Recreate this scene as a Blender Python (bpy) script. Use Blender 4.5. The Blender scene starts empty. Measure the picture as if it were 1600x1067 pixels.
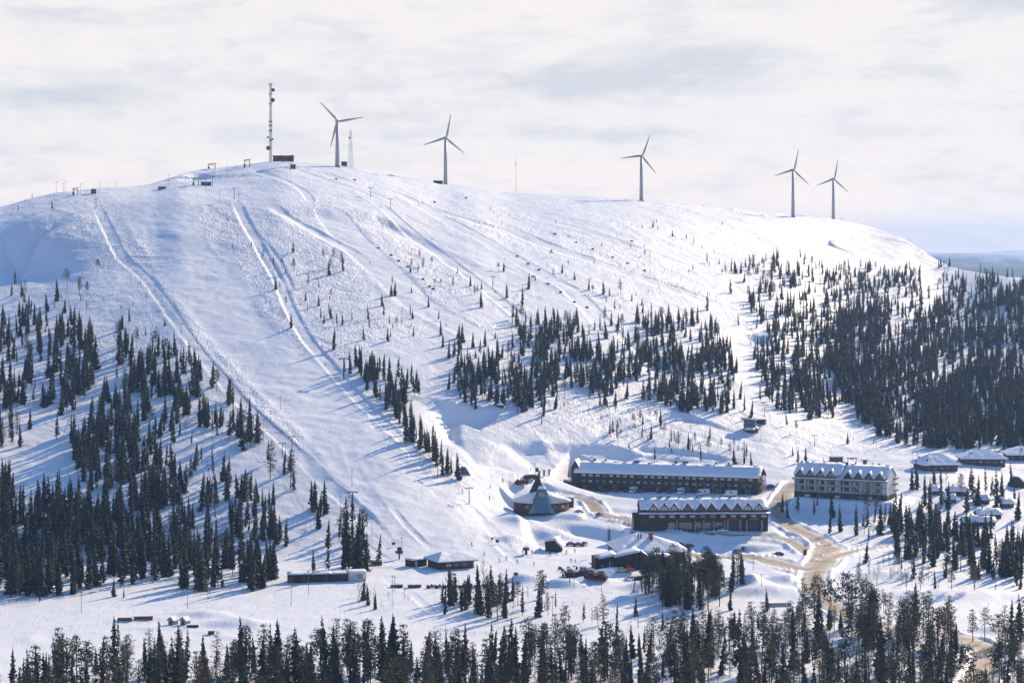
import bpy, bmesh, math, random
import numpy as np
from mathutils import Vector, Matrix
random.seed(7)
RS = np.random.RandomState(7)
SC = bpy.context.scene
COL = SC.collection
# ------------------------------------------------------------------ camera
HORIZ = 382.0          # row of the true horizon in the 1600 px photograph
F = 3500.0             # focal length in photograph pixels
cam_d = bpy.data.cameras.new("camera")
cam = bpy.data.objects.new("camera", cam_d)
COL.objects.link(cam)
cam.rotation_euler = (math.radians(90), 0, 0)
cam_d.sensor_width = 36.0
cam_d.lens = F / 1600.0 * 36.0
cam_d.shift_y = (HORIZ - 533.5) / 1600.0
cam_d.clip_start = 1.0
cam_d.clip_end = 120000.0
SC.camera = cam
# ------------------------------------------------------------------ sun and sky
SUN_AZ = math.radians(31)      # to the right of the view direction (+Y)
SUN_EL = math.radians(23)
sun_d = bpy.data.lights.new("sun", 'SUN')
sun_d.energy = 5.0
sun_d.angle = math.radians(0.53)
sun_d.color = (1.0, 0.80, 0.54)
sun = bpy.data.objects.new("sun", sun_d)
COL.objects.link(sun)
sdir = Vector((math.sin(SUN_AZ) * math.cos(SUN_EL), math.cos(SUN_AZ) * math.cos(SUN_EL), math.sin(SUN_EL)))
sun.rotation_euler = (-sdir).to_track_quat('-Z', 'Y').to_euler()
SKY_STRENGTH = 0.15
w = bpy.data.worlds.new("World")
SC.world = w
w.use_nodes = True
nt = w.node_tree
nt.nodes.clear()
def N(nt, typ, **kw):
    n = nt.nodes.new(typ)
    for k, v in kw.items():
        setattr(n, k, v)
    return n
def L(nt, a, b):
    nt.links.new(a, b)
out = N(nt, 'ShaderNodeOutputWorld')
sky = N(nt, 'ShaderNodeTexSky', sky_type='NISHITA')
sky.sun_disc = False
sky.sun_elevation = SUN_EL
sky.sun_rotation = SUN_AZ
sky.altitude = 300
sky.air_density = 1.0
sky.dust_density = 0.0
sky.ozone_density = 6.0
bg_sky = N(nt, 'ShaderNodeBackground')
bg_sky.inputs['Strength'].default_value = SKY_STRENGTH
L(nt, sky.outputs[0], bg_sky.inputs[0])
tc = N(nt, 'ShaderNodeTexCoord')
sep = N(nt, 'ShaderNodeSeparateXYZ')
L(nt, tc.outputs['Generated'], sep.inputs[0])
def mapping(scale, loc=(0, 0, 0)):
    m = N(nt, 'ShaderNodeMapping')
    m.inputs['Scale'].default_value = scale
    m.inputs['Location'].default_value = loc
    L(nt, tc.outputs['Generated'], m.inputs[0])
    return m
def noise(vec, scale, detail=5, rough=0.55, dist=0.0):
    n = N(nt, 'ShaderNodeTexNoise')
    n.inputs['Scale'].default_value = scale
    n.inputs['Detail'].default_value = detail
    n.inputs['Roughness'].default_value = rough
    n.inputs['Distortion'].default_value = dist
    L(nt, vec.outputs[0], n.inputs['Vector'])
    return n
def ramp(src, pts):
    r = N(nt, 'ShaderNodeValToRGB')
    e = r.color_ramp.elements
    e[0].position, e[0].color = pts[0][0], (*pts[0][1], 1)
    e[1].position, e[1].color = pts[-1][0], (*pts[-1][1], 1)
    for p, c in pts[1:-1]:
        x = e.new(p); x.color = (*c, 1)
    L(nt, src, r.inputs[0])
    return r
# layer cloud: creamy white with grey-blue undersides, gathered in a few banks
n1 = noise(mapping((15, 15, 64), (0.3, 0, 1.7)), 1.0, 8, 0.62, 0.45)
n2 = noise(mapping((60, 60, 200), (3, 1, 0)), 1.0, 6, 0.62, 0.5)
def M2(op, a, b, c=None, clamp=False):
    q = N(nt, 'ShaderNodeMath', operation=op, use_clamp=clamp)
    for k, v in enumerate((a, b, c)):
        if v is None: continue
        if isinstance(v, (int, float)): q.inputs[k].default_value = v
        else: L(nt, v, q.inputs[k])
    return q.outputs[0]
az = M2('DIVIDE', sep.outputs[0], M2('MAXIMUM', sep.outputs[1], 0.2))
elv = M2('DIVIDE', sep.outputs[2], M2('MAXIMUM', sep.outputs[1], 0.2))
bank = None
for px_, py_, rx_, ry_, am in ((900,125,170,40,1.0),(1120,105,170,40,.85),(60,152,190,22,.9),(150,185,160,14,.5),(60,30,170,22,.6),(1540,4,150,20,.8),(860,208,95,16,.8),(1020,212,90,12,.5),(1460,112,70,15,.5),(1400,205,120,14,.4),(80,232,160,16,.5),(450,130,160,16,.35),(640,180,130,14,.35),(420,215,100,14,.35)):
    dx = M2('MULTIPLY', M2('SUBTRACT', az, (px_-800)/3500), 3500/rx_)
    dy = M2('MULTIPLY', M2('SUBTRACT', elv, (382-py_)/3500), 3500/ry_)
    r2 = M2('ADD', M2('MULTIPLY', dx, dx), M2('MULTIPLY', dy, dy))
    g_ = M2('MULTIPLY', M2('POWER', 2.718, M2('MULTIPLY', r2, -1.0)), am*0.31)
    bank = g_ if bank is None else M2('ADD', bank, g_)
cf = M2('MULTIPLY_ADD', M2('SUBTRACT', n2.outputs['Fac'], 0.13), 0.44, M2('ADD', n1.outputs['Fac'], bank))
cr = ramp(cf, [(0.52, (0.76, 0.715, 0.70)), (0.68, (0.735, 0.70, 0.695)), (0.80, (0.66, 0.65, 0.66)), (0.98, (0.55, 0.57, 0.61))])
bg_cl = N(nt, 'ShaderNodeBackground')
bg_cl.inputs['Strength'].default_value = 1.0
# the cloud layer is thin and glowing low over the horizon
lowb = N(nt, 'ShaderNodeMapRange', interpolation_type='SMOOTHSTEP')
for k_, v_ in (('From Min', 0.0), ('From Max', 0.055), ('To Min', 1.0), ('To Max', 0.0)): lowb.inputs[k_].default_value = v_
L(nt, sep.outputs[2], lowb.inputs[0])
mxl = N(nt, 'ShaderNodeMix', data_type='RGBA', blend_type='MULTIPLY')
L(nt, lowb.outputs[0], mxl.inputs[0]); L(nt, cr.outputs[0], mxl.inputs[6]); mxl.inputs[7].default_value = (1.30, 1.17, 1.02, 1)
L(nt, mxl.outputs[2], bg_cl.inputs[0])
# cover: solid near the horizon, thinning to blue sky overhead
n3 = noise(mapping((2.2, 2.2, 5.0), (1, 2, 3)), 1.0, 6, 0.6, 0.3)
el = N(nt, 'ShaderNodeMapRange')
el.inputs['From Min'].default_value = 0.11
el.inputs['From Max'].default_value = 0.18
el.inputs['To Min'].default_value = 1.25
el.inputs['To Max'].default_value = -0.15
L(nt, sep.outputs[2], el.inputs[0])
ad = N(nt, 'ShaderNodeMath', operation='ADD')
sb = N(nt, 'ShaderNodeMath', operation='SUBTRACT')
L(nt, n3.outputs['Fac'], sb.inputs[0]); sb.inputs[1].default_value = 0.5
L(nt, el.outputs[0], ad.inputs[0]); L(nt, sb.outputs[0], ad.inputs[1])
cl = N(nt, 'ShaderNodeMath', operation='MULTIPLY', use_clamp=True)
L(nt, ad.outputs[0], cl.inputs[0]); cl.inputs[1].default_value = 1.0
mx = N(nt, 'ShaderNodeMixShader')
L(nt, cl.outputs[0], mx.inputs[0]); L(nt, bg_sky.outputs[0], mx.inputs[1]); L(nt, bg_cl.outputs[0], mx.inputs[2])
L(nt, mx.outputs[0], out.inputs[0])
vs = SC.view_settings
vs.view_transform = 'Standard'
vs.look = 'None'
vs.gamma = 1.0
vs.use_curve_mapping = False
vs.exposure = 0.38
SC.cycles.max_bounces = 4
SC.cycles.diffuse_bounces = 2
SC.cycles.glossy_bounces = 2
SC.cycles.transmission_bounces = 2
SC.cycles.volume_bounces = 0
SC.cycles.transparent_max_bounces = 6
SC.cycles.caustics_reflective = False
SC.cycles.caustics_refractive = False
SC.cycles.use_adaptive_sampling = True
SC.cycles.adaptive_threshold = 0.02
SC.cycles.use_denoising = True

# ------------------------------------------------------------------ helpers
def pchip(x, y, q):
    """monotone cubic interpolation; y may be 2-D (knots along axis 0)"""
    x = np.asarray(x, float); y = np.asarray(y, float); q = np.asarray(q, float)
    one = y.ndim == 1
    if one: y = y[:, None]
    h = np.diff(x)[:, None]
    d = np.diff(y, axis=0) / h
    m = np.zeros_like(y)
    m[0], m[-1] = d[0], d[-1]
    if len(x) > 2:
        s = d[:-1] * d[1:]
        w1 = 2 * h[1:] + h[:-1]; w2 = h[1:] + 2 * h[:-1]
        with np.errstate(divide='ignore', invalid='ignore'):
            mm = (w1 + w2) / (w1 / d[:-1] + w2 / d[1:])
        m[1:-1] = np.where(s > 0, mm, 0)
    i = np.clip(np.searchsorted(x, q) - 1, 0, len(x) - 2)
    hh = h[i]; t = ((np.clip(q, x[0], x[-1]) - x[i])[:, None]) / hh
    r = ((2*t**3-3*t**2+1) * y[i] + (t**3-2*t**2+t) * hh * m[i] + (-2*t**3+3*t**2) * y[i+1] + (t**3-t**2) * hh * m[i+1])
    return r[:, 0] if one else r
def hash2(ix, iy, seed):
    h = (ix.astype(np.int64) * 374761393 + iy.astype(np.int64) * 668265263 + seed * 1442695041) & 0xffffffff
    h = ((h ^ (h >> 13)) * 1274126177) & 0xffffffff
    h = h ^ (h >> 16)
    return (h & 0xffff) / 65535.0
def vnoise(x, y, seed=0):
    ix = np.floor(x); iy = np.floor(y)
    fx = x - ix; fy = y - iy
    fx = fx*fx*fx*(fx*(fx*6-15)+10); fy = fy*fy*fy*(fy*(fy*6-15)+10)
    a = hash2(ix, iy, seed); b = hash2(ix+1, iy, seed); c = hash2(ix, iy+1, seed); d = hash2(ix+1, iy+1, seed)
    return (a*(1-fx)+b*fx)*(1-fy) + (c*(1-fx)+d*fx)*fy - 0.5
def fbm(x, y, octs, seed=0, rough=0.5):
    s = 0; a = 1; t = 0
    for k in range(octs):
        s = s + a * vnoise(x * 2**k + 17.3*k, y * 2**k - 9.1*k, seed + k); t += a; a *= rough
    return s / t
def sstep(t):
    t = np.clip(t, 0, 1); return t*t*(3-2*t)
def inside(px, py, poly):
    r = np.zeros(np.shape(px), bool)
    n = len(poly)
    for i in range(n):
        x1, y1 = poly[i]; x2, y2 = poly[(i+1) % n]
        if y1 == y2: continue
        c = ((y1 > py) != (y2 > py)) & (px < (x2-x1)*(py-y1)/(y2-y1)+x1)
        r ^= c
    return r
def P(px, py, d):
    return Vector(((px-800)/F*d, d, -(py-HORIZ)/F*d))

# ------------------------------------------------------------------ terrain
SKYLINE = [(-200,352),(-100,338),(0,323),(60,309),(120,299),(200,291),(240,285),(290,270),(345,263),(400,257),(440,253),(480,256),(540,262),(600,271),(640,280),(690,289),(740,293),(800,301),(900,306),(1000,314),(1100,322),(1200,331),(1300,341),(1350,350),(1400,368),(1440,392),(1480,414),(1530,426),(1600,434),(1700,446),(1800,455)]
LOWC = [(870,877),(900,824),(950,752),(1000,691),(1067,608),(1130,545),(1250,450)]
COLS = {
 -200: [(352,1380),(372,1350),(455,1285),(500,1200),(600,1090),(700,1000)],
 -40: [(329,1455),(345,1428),(357,1406),(440,1348),(475,1290),(520,1215),(600,1100),(700,1005)],
 60: [(309,1500),(324,1455),(340,1424),(350,1410),(426,1353),(465,1292),(520,1210),(600,1110),(700,1010)],
 150: [(295,1540),(306,1500),(318,1470),(345,1425),(400,1360),(500,1235),(600,1115),(700,1012)],
 250: [(283,1600),(300,1540),(317,1478),(345,1432),(400,1362),(500,1230),(600,1112),(700,1010)],
 340: [(263,1680),(290,1570),(312,1495),(330,1462),(400,1366),(500,1232),(600,1113),(700,1010)],
 440: [(253,1720),(262,1680),(290,1570),(315,1500),(330,1470),(400,1374),(500,1238),(600,1115),(700,1012)],
 600: [(271,1770),(285,1700),(320,1575),(345,1515),(400,1410),(500,1255),(600,1130),(700,1022)],
 700: [(290,1820),(305,1740),(340,1600),(400,1455),(500,1280),(600,1150),(640,1105),(700,1045)],
 800: [(301,1870),(320,1760),(350,1640),(400,1505),(500,1315),(600,1174),(640,1128),(700,1075)],
 1000: [(314,1950),(335,1820),(370,1690),(400,1610),(450,1490),(500,1395),(560,1290),(640,1180),(700,1115)],
 1200: [(331,2120),(345,2000),(380,1860),(420,1710),(450,1625),(500,1505),(560,1385),(640,1240),(700,1145)],
 1350: [(350,2210),(380,2060),(410,1910),(450,1770),(500,1625),(560,1480),(620,1345),(700,1175)],
 1480: [(414,1990),(430,1930),(460,1820),(500,1690),(560,1510),(620,1355),(700,1180)],
 1600: [(434,1850),(450,1790),(500,1650),(560,1490),(620,1345),(700,1185)],
 1800: [(455,1750),(500,1620),(560,1470),(620,1330),(700,1180)],
}
LOWER = {
 -200: [(760,958),(830,908)], -40: [(760,958),(830,908)], 60: [(760,959),(830,908)], 150: [(760,960),(830,908)], 250: [(760,962),(830,909)],
 340: [(760,964),(830,910)], 440: [(760,966),(830,911)], 600: [(760,970),(830,914)], 700: [(760,990),(830,922)],
 800: [(720,1061),(760,1024),(800,984),(830,940)],
 1000: [(720,1098),(765,1062),(778,1040),(786,1028),(800,1000),(829,955),(838,946),(850,925)],
 1200: [(720,1120),(776,1042),(800,1005),(829,958),(840,945),(855,915)],
 1350: [(720,1140),(776,1034),(800,1000),(830,948)],
 1480: [(720,1135),(776,1030),(800,1000),(830,948)],
 1600: [(720,1145),(776,1040),(830,950)],
 1800: [(720,1145),(776,1040),(830,950)],
}
PXC = np.arange(-170, 1771, 2.0)
NC = len(PXC)
NLOW, NUP, NBACK = 400, 380, 46
crest = pchip([a for a, b in SKYLINE], [b for a, b in SKYLINE], PXC)
vl = np.linspace(0, 1, NLOW, endpoint=False)
vl = 1 - (1-vl)**1.0
vu = np.linspace(0, 1, NUP) 
vu = vu + 0.06*np.sin(math.pi*vu)          # a little denser towards the crest
knots = sorted(COLS)
DL, DU = [], []
for k in knots:
    up = sorted(COLS[k]); lo = sorted(LOWER[k]); 
    pts = up + lo + LOWC
    xs = [p[0] for p in pts]; ys = [p[1] for p in pts]
    cr_k = up[0][0]
    DL.append(pchip(xs, ys, 1250 - (1250-700)*vl))
    DU.append(pchip(xs, ys, 700 - (700-cr_k)*vu))
D = pchip(knots, np.array([np.concatenate([a, b]) for a, b in zip(DL, DU)]), PXC)      # NC x rows
PY = np.concatenate([np.repeat((1250-550*vl)[None], NC, 0), 700 - (700-crest[:, None])*vu[None]], 1)
Z = -(PY-HORIZ)/F*D
# behind the crest the hill rolls off
dc = D[:, -1:]; zc = Z[:, -1:]
t = (np.linspace(0, 1, NBACK+1)[1:]**1.6)[None]*900.0
zb = zc + (zc/dc)*t - t*t/1300.0
zb = np.maximum(zb, -152)
D = np.concatenate([D, dc+t], 1); Z = np.concatenate([Z, zb], 1)
NR = D.shape[1]
CA = ((PXC-800)/F)[:, None]
X = CA*D; Y = D.copy()
# smooth away knot kinks
for _ in range(6):
    Z[1:-1] = 0.25*Z[:-2]+0.5*Z[1:-1]+0.25*Z[2:]
PYG = HORIZ - F*Z/Y        # nominal row of every vertex
PXG = np.repeat(PXC[:, None], NR, 1)

def lookup_z(x, y):
    ci = (x/y*F+800-PXC[0])/2.0
    i = int(max(0, min(NC-2, math.floor(ci)))); f = min(max(ci-i, 0), 1)
    za = np.interp(y, Y[i], Z[i]); zb_ = np.interp(y, Y[i+1], Z[i+1])
    return float(za*(1-f)+zb_*f)
def place(px, py):
    """first terrain point seen at a pixel of the photograph"""
    ci = (px-PXC[0])/2.0
    i = int(max(0, min(NC-2, round(ci))))
    row = HORIZ - F*Z[i]/Y[i]
    k = np.nonzero(row[1:] <= py)[0]
    j = int(k[0]) if len(k) else int(np.argmin(row[:NR-NBACK]))
    j = min(j, NR-NBACK-1)
    a, b = row[j], row[j+1]
    tt = 0 if a == b else min(max((a-py)/(a-b), 0), 1)
    d = Y[i, j]*(1-tt)+Y[i, j+1]*tt
    x = (px-800)/F*d
    return Vector((x, d, lookup_z(x, d)))
def world_line(pts):
    return [place(a, b) for a, b in pts]
def densify(pts, step=4.0):
    """Catmull-Rom through 2-D points"""
    p = [np.array(q[:2], float) for q in pts]
    p = [2*p[0]-p[1]] + p + [2*p[-1]-p[-2]]
    o = []
    for i in range(1, len(p)-2):
        n = max(1, int(np.linalg.norm(p[i+1]-p[i])/step))
        for k in range(n):
            t = k/n
            o.append(0.5*((2*p[i])+(-p[i-1]+p[i+1])*t+(2*p[i-1]-5*p[i]+4*p[i+1]-p[i+2])*t*t+(-p[i-1]+3*p[i]-3*p[i+1]+p[i+2])*t**3))
    o.append(p[-2])
    return np.array(o)
def dist_line(line, reach):
    """signed distance (+ right of travel), and index of the vertices within reach"""
    l = np.asarray(line)
    x0, y0 = l.min(0)-reach; x1, y1 = l.max(0)+reach
    sel = np.nonzero((X.ravel() > x0) & (X.ravel() < x1) & (Y.ravel() > y0) & (Y.ravel() < y1))[0]
    xs = X.ravel()[sel]; ys = Y.ravel()[sel]
    best = np.full(len(sel), 1e9); sg = np.zeros(len(sel)); al = np.zeros(len(sel)); acc = 0
    tot = np.sum(np.linalg.norm(np.diff(l, axis=0), axis=1))
    for a, b in zip(l[:-1], l[1:]):
        ab = b-a; n = np.linalg.norm(ab)
        if n < 1e-6: continue
        near = (np.abs(xs-(a[0]+b[0])/2) < n/2+reach) & (np.abs(ys-(a[1]+b[1])/2) < n/2+reach)
        ii = np.nonzero(near)[0]
        if len(ii):
            dx = xs[ii]-a[0]; dy = ys[ii]-a[1]
            tt = np.clip((dx*ab[0]+dy*ab[1])/n**2, 0, 1)
            dd = np.hypot(dx-tt*ab[0], dy-tt*ab[1])
            b_ = dd < best[ii]
            j = ii[b_]
            best[j] = dd[b_]
            sg[j] = np.sign(dx[b_]*ab[1]-dy[b_]*ab[0])
            al[j] = (acc+tt[b_]*n)/tot
        acc += n
    k = best < reach
    return sel[k], best[k]*np.where(sg[k] == 0, 1, sg[k]), al[k]
ROUGH = np.full(X.shape, 0.55)          # how broken the snow surface is
ROUGH[:] = 0.45 + 0.5*fbm(X/60, Y/60, 2, 31)
zf = Z.reshape(-1)                        # view
def op_track(pts, w, h, soft=2.0, groom=0.12):
    l = densify([p[:2] for p in world_line(pts)])
    i, s, al = dist_line(l, w+soft*3)
    a = np.abs(s)
    g = -h*(1-sstep((a-w/2)/soft)) + 0.45*h*np.exp(-((a-w/2-soft)/(soft*0.7))**2)
    fade = sstep(np.minimum(al, 1-al)*12)
    zf[i] += 0.29*g*fade*(1+0.9*vnoise(X.reshape(-1)[i]/14, Y.reshape(-1)[i]/14, 55))
    r = ROUGH.reshape(-1); m = a < w/2+0.5
    r[i[m]] = np.minimum(r[i[m]], groom)
def op_ridge(pts, w, h):
    l = densify([p[:2] for p in world_line(pts)])
    i, s, al = dist_line(l, w*3)
    zf[i] += 0.22*h*np.exp(-(s/w)**2)*sstep(np.minimum(al, 1-al)*12)*(1+1.4*vnoise(X.reshape(-1)[i]/9, Y.reshape(-1)[i]/9, 5))
def op_step(pts, w, h, back, side=1, xy=False):
    """ground drops by h on one side within w metres and comes back over `back` metres"""
    l = densify([p[:2] for p in (pts if xy else world_line(pts))])
    i, s, al = dist_line(l, back*3.2)
    s = s*side
    g = np.where(s > 0, -0.75*h*sstep(s/w)*np.exp(-np.maximum(s-w, 0)/back), 0)
    zf[i] += g*sstep(np.minimum(al, 1-al)*7)
def op_mound(px, py, rx, ry, h):
    p = place(px, py)
    q = np.exp(-(((X-p.x)/rx)**2+((Y-p.y)/ry)**2)**1.3)
    Z[:] += h*q*(1+0.35*vnoise(X/5, Y/5, 9))
def op_flat(corners, z, soft=6.0):
    """flatten a convex quad (world xy, counter-clockwise) to height z"""
    sd = np.full(X.shape, -1e9)
    n = len(corners)
    for k in range(n):
        a = np.array(corners[k]); b = np.array(corners[(k+1) % n])
        e = b-a; e = e/np.linalg.norm(e)
        nrm = np.array((e[1], -e[0]))          # outward for ccw
        sd = np.maximum(sd, (X-a[0])*nrm[0]+(Y-a[1])*nrm[1])
    wgt = 1-sstep(sd/soft)
    Z[:] = Z*(1-wgt)+z*wgt

# building sites: left and right front corners (pixel column, distance), depth, ground height
def site(lp, ld, rp, rd, depth, z, front=6.0, soft=6.0, flat=True, side=3.0):
    a = Vector(((lp-800)/F*ld, ld, z)); b = Vector(((rp-800)/F*rd, rd, z))
    u = (b-a); length = u.length; u.normalize()
    v = Vector((-u.y, u.x, 0))
    if flat:
        c = [a-u*side-v*front, b+u*side-v*front, b+u*side+v*(depth+3), a-u*side+v*(depth+3)]
        op_flat([(q.x, q.y) for q in c], z, soft)
    return dict(o=a, rz=math.atan2(u.y, u.x), len=length, dep=depth)
# natural relief (world space)
amp = 0.9 + 0.5*vnoise(X/180, Y/180, 3)
Z += fbm(X/85, Y/85, 3, 11)*3.2*amp*sstep((Y-900)/200)
Z += fbm(X/17, Y/17, 3, 21, 0.6)*1.25*np.where(Y > 880, 1.0, 0.35)
Z += fbm(X/6.5, Y/6.5, 2, 41, 0.6)*0.42*np.where(Y > 900, 1.0, 0.5)
# building plots
S_UP = site(901, 1072, 1184, 1047, 15, -116.9, front=13, soft=7)
S_LOW = site(1001, 951, 1200, 953, 14, -121.6, front=7, soft=5)
S_WHITE = site(1241, 1025, 1386, 1008, 17, -115.3, front=5, soft=7)
S_CAFE = site(688, 838, 741, 844, 12, -121.7)
S_SHED = site(645, 846, 667, 850, 5, -121.8)
S_ROW = site(451, 806, 574, 812, 5, -121.8)
S_REST = site(939, 838, 1075, 842, 26, -121.7, front=9)
S_CONE = site(806, 988, 886, 988, 18, -117.2, front=6)
# snow smooth pistes (surface roughness only)
R = ROUGH
R *= 0.6
R *= 1-0.68*sstep((PYG-640)/90)
OPK=0.62
def groom(poly, val):
    m = inside(PXG+34*fbm(X/38, Y/38, 3, 71), PYG+22*fbm(X/30, Y/30, 3, 72), poly)
    R[m] = val
groom([(0,400),(-60,350),(60,325),(150,322),(180,400),(100,410),(20,440),(-60,460)], 0.15)
groom([(178,325),(280,322),(330,355),(400,445),(470,520),(520,570),(560,640),(640,720),(760,800),(850,880),(700,880),(640,860),(520,745),(430,640),(340,545),(290,480),(245,410),(205,350)], 0.09)
groom([(60,340),(150,325),(185,400),(120,415),(60,380)], 0.8)
groom([(190,330),(235,400),(300,500),(400,610),(480,690),(450,700),(340,590),(280,510),(220,430),(185,380)], 0.85)
groom([(300,330),(365,325),(430,430),(470,500),(520,560),(470,545),(420,490),(360,400)], 0.9)
groom([(375,330),(440,320),(520,380),(560,430),(620,520),(540,560),(500,550),(455,440)], 0.95)
groom([(530,325),(600,335),(680,400),(740,460),(700,480),(640,430),(560,350)], 0.9)
groom([(500,330),(530,330),(570,390),(640,450),(720,500),(800,540),(760,545),(660,490),(590,430),(540,380)], 0.2)
groom([(620,300),(800,330),(1000,400),(1150,470),(1000,440),(850,400),(700,350)], 0.5)
groom([(1080,335),(1300,345),(1420,380),(1400,400),(1200,395),(1050,370)], 0.12)
groom([(0,930),(400,915),(620,930),(700,980),(400,1000),(0,1010)], 0.1)
groom([(720,740),(800,740),(860,800),(930,880),(860,900),(700,890)], 0.15)
R *= 0.75+0.75*np.clip(fbm(X/26, Y/40, 3, 81)*1.6+0.45, 0, 1)
R[:] = np.minimum(R, 0.68)
for _ in range(16):
    R[1:-1] = (R[:-2]+R[1:-1]+R[2:])/3; R[:, 1:-1] = (R[:, :-2]+R[:, 1:-1]+R[:, 2:])/3
# lift tracks and piste edges
LT1 = [(150,322),(172,365),(190,400),(222,430),(262,480),(300,535),(345,590),(395,645),(455,700),(500,745),(560,800),(625,862)]
op_track(LT1, 5.5, 0.9)
op_ridge([(190,335),(212,375),(232,400),(260,450),(300,500),(345,555),(400,610),(480,690),(540,760),(600,820),(650,858)], 2.4, 1.1)
op_ridge([(165,335),(190,385),(215,420),(250,462),(290,515),(340,575),(395,632),(460,695),(520,752),(590,822)], 2.0, 0.8)
op_ridge([(290,330),(330,385),(380,440),(420,500),(470,560)], 2.0, 0.5)
LT2 = [(367,312),(385,350),(410,395),(433,435),(452,480),(480,530),(515,572),(560,622),(640,700),(672,740)]
op_track(LT2, 5, 1.5)
LT3 = [(565,303),(600,325),(640,360),(680,390),(720,420),(760,450),(800,485),(850,520)]
op_track(LT3, 9, 1.4)
op_track([(400,370),(430,405),(452,450)], 5, 1.0)
op_track([(640,312),(700,345),(780,390),(850,430),(900,460),(960,525)], 14, 0.9)
op_track([(780,350),(860,385),(940,412),(1020,440),(1100,468),(1180,500)], 17, 1.1)
op_track([(860,346),(960,375),(1060,410),(1150,450),(1230,500),(1290,545)], 10, 0.9)
op_track([(500,268),(560,290),(620,302),(700,335),(760,352),(860,370)], 9, 0.9)
op_track([(455,262),(520,285),(570,303),(610,322)], 6, 0.9)
op_track([(520,330),(550,370),(600,420),(650,470),(700,500),(780,540)], 24, 0.8, 4)
op_track([(430,322),(480,352),(525,378),(560,400)], 8, 1.6, 3)
op_track([(400,268),(450,285),(475,300),(485,315)], 5, 0.9)
op_track([(190,405),(260,404),(330,402)], 7, 0.9)
op_track([(0,352),(60,335),(130,318),(160,312)], 4, 0.8)
op_track([(690,775),(735,792),(775,835),(800,870)], 3.5, 0.7)
op_track([(120,560),(90,620),(60,690),(20,760)], 18, 0.6, 6)
op_track([(540,690),(560,745),(600,800)], 3, 0.4)
# steps, banks and hollows that lie in their own shade
op_step([(-40,352),(40,338),(100,330),(150,345)], 45, 9, 70)
op_step([(664,634),(700,626),(740,630),(790,648)], 15, 11.5, 22)
op_step([(668,636),(690,670),(715,700),(733,722)], 7, 4.5, 16, side=-1)
op_step([(735,640),(722,680),(735,715)], 8, 5, 14)
op_step([(1112,522),(1150,517),(1190,522)], 8, 6, 16)
op_step([(950,520),(985,545),(1000,575)], 8, 4, 14, side=-1)
op_step([(770,690),(860,689),(930,692),(1000,700)], 7, 4.2, 18)
op_step([(980,693),(1060,700),(1140,712)], 5, 2.4, 14)
op_step([(850,712),(960,712),(1060,716),(1190,716)], 3, 1.4, 9)
op_step([(1000,648),(1060,640)], 10, 4, 18)
op_step([(1240,360),(1290,372),(1312,380)], 12, 5, 25)
op_step([(238,283),(262,272),(300,266)], 12, 5, 26)
op_step([(395,322),(450,318),(520,325),(600,335)], 22, 5, 60)
op_step([(770,742),(785,775),(805,815),(830,850)], 6, 3.5, 15, side=-1)
op_step([(900,772),(935,795),(975,812)], 3, 1.8, 9, side=-1)
# terrace edges below the hotels
op_step([(930,792),(990,796),(1030,797)], 6, 2.0, 12)
op_step([(868,812),(940,822),(1000,830),(1080,843),(1170,850),(1240,856)], 10, 4.8, 30)
op_step([(1240,788),(1300,796),(1370,800)], 10, 3.5, 24)
op_ridge([(1100,864),(1180,868),(1225,872),(1258,872),(1268,860),(1262,845)], 2.6, 1.6)
op_ridge([(1165,880),(1210,892),(1240,915),(1255,945)], 2.4, 1.2)
op_ridge([(905,772),(930,790),(955,806),(1000,815)], 1.8, 1.3)
for a in [(925,908,7,5,2.2),(1170,918,9,6,4),(960,895,8,5,2.2),(1190,925,14,9,2.4),(700,640,10,8,1.5),(862,838,9,8,2.6),(815,818,8,10,3.0),(800,845,6,6,2),
          (830,908,6,4,2.2),(812,905,5,4,2),(868,850,6,5,1.8),(1215,790,9,7,3.5),(1230,905,8,6,2),(1010,918,9,6,2),(850,700,5,5,1.2),(880,915,8,5,2.4),(370,975,10,6,1.6),(310,960,8,5,1.5),(1400,900,20,8,2),(1480,930,25,10,1.6),(1560,985,8,6,1.5)]:
    op_mound(*a)
# ploughed ice-track banks on the frozen field
#R[inside(PXG, PYG, [(40,1030),(40,960),(430,925),(430,1000),(120,1030)])] = 0.9
op_ridge([(75,1018),(52,1000),(62,985),(100,978),(150,975),(200,970),(250,965),(300,962),(350,963),(400,975),(420,990)], 3.2, 1.5)
op_ridge([(95,1015),(85,1003),(110,992),(170,984),(230,980),(290,982),(340,992),(390,1000)], 2.6, 1.0)
op_ridge([(290,960),(340,955),(380,945),(420,930)], 2.6, 1.0)
op_ridge([(0,1026),(60,1029),(110,1033)], 1.5, 0.6)
op_ridge([(0,985),(60,974),(130,972),(190,966)], 1.2, 0.4)
# snowmobile trails worn into the snow
for q in [[(655,962),(700,968),(760,972),(840,965)], [(600,905),(640,925),(680,960)], [(780,905),(830,920),(880,935),(960,940)], [(905,900),(940,925),(1010,930)],
          [(640,60+820),(600,870),(570,850)], [(1150,640),(1200,670),(1260,690),(1320,720)], [(1100,655),(1180,690),(1240,705)], [(1010,560),(1080,600),(1180,640)],
          [(830,720),(835,745),(845,765)], [(560,905),(620,900),(700,897),(800,890)], [(420,870),(470,860),(520,862)], [(60,660),(110,680),(160,720)],
          [(620,800),(650,835),(690,860)], [(610,790),(645,830),(680,862)], [(750,835),(780,855),(810,880)]]:
    op_track(q, 2.0, 0.55, 1.0, 0.4)

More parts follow.
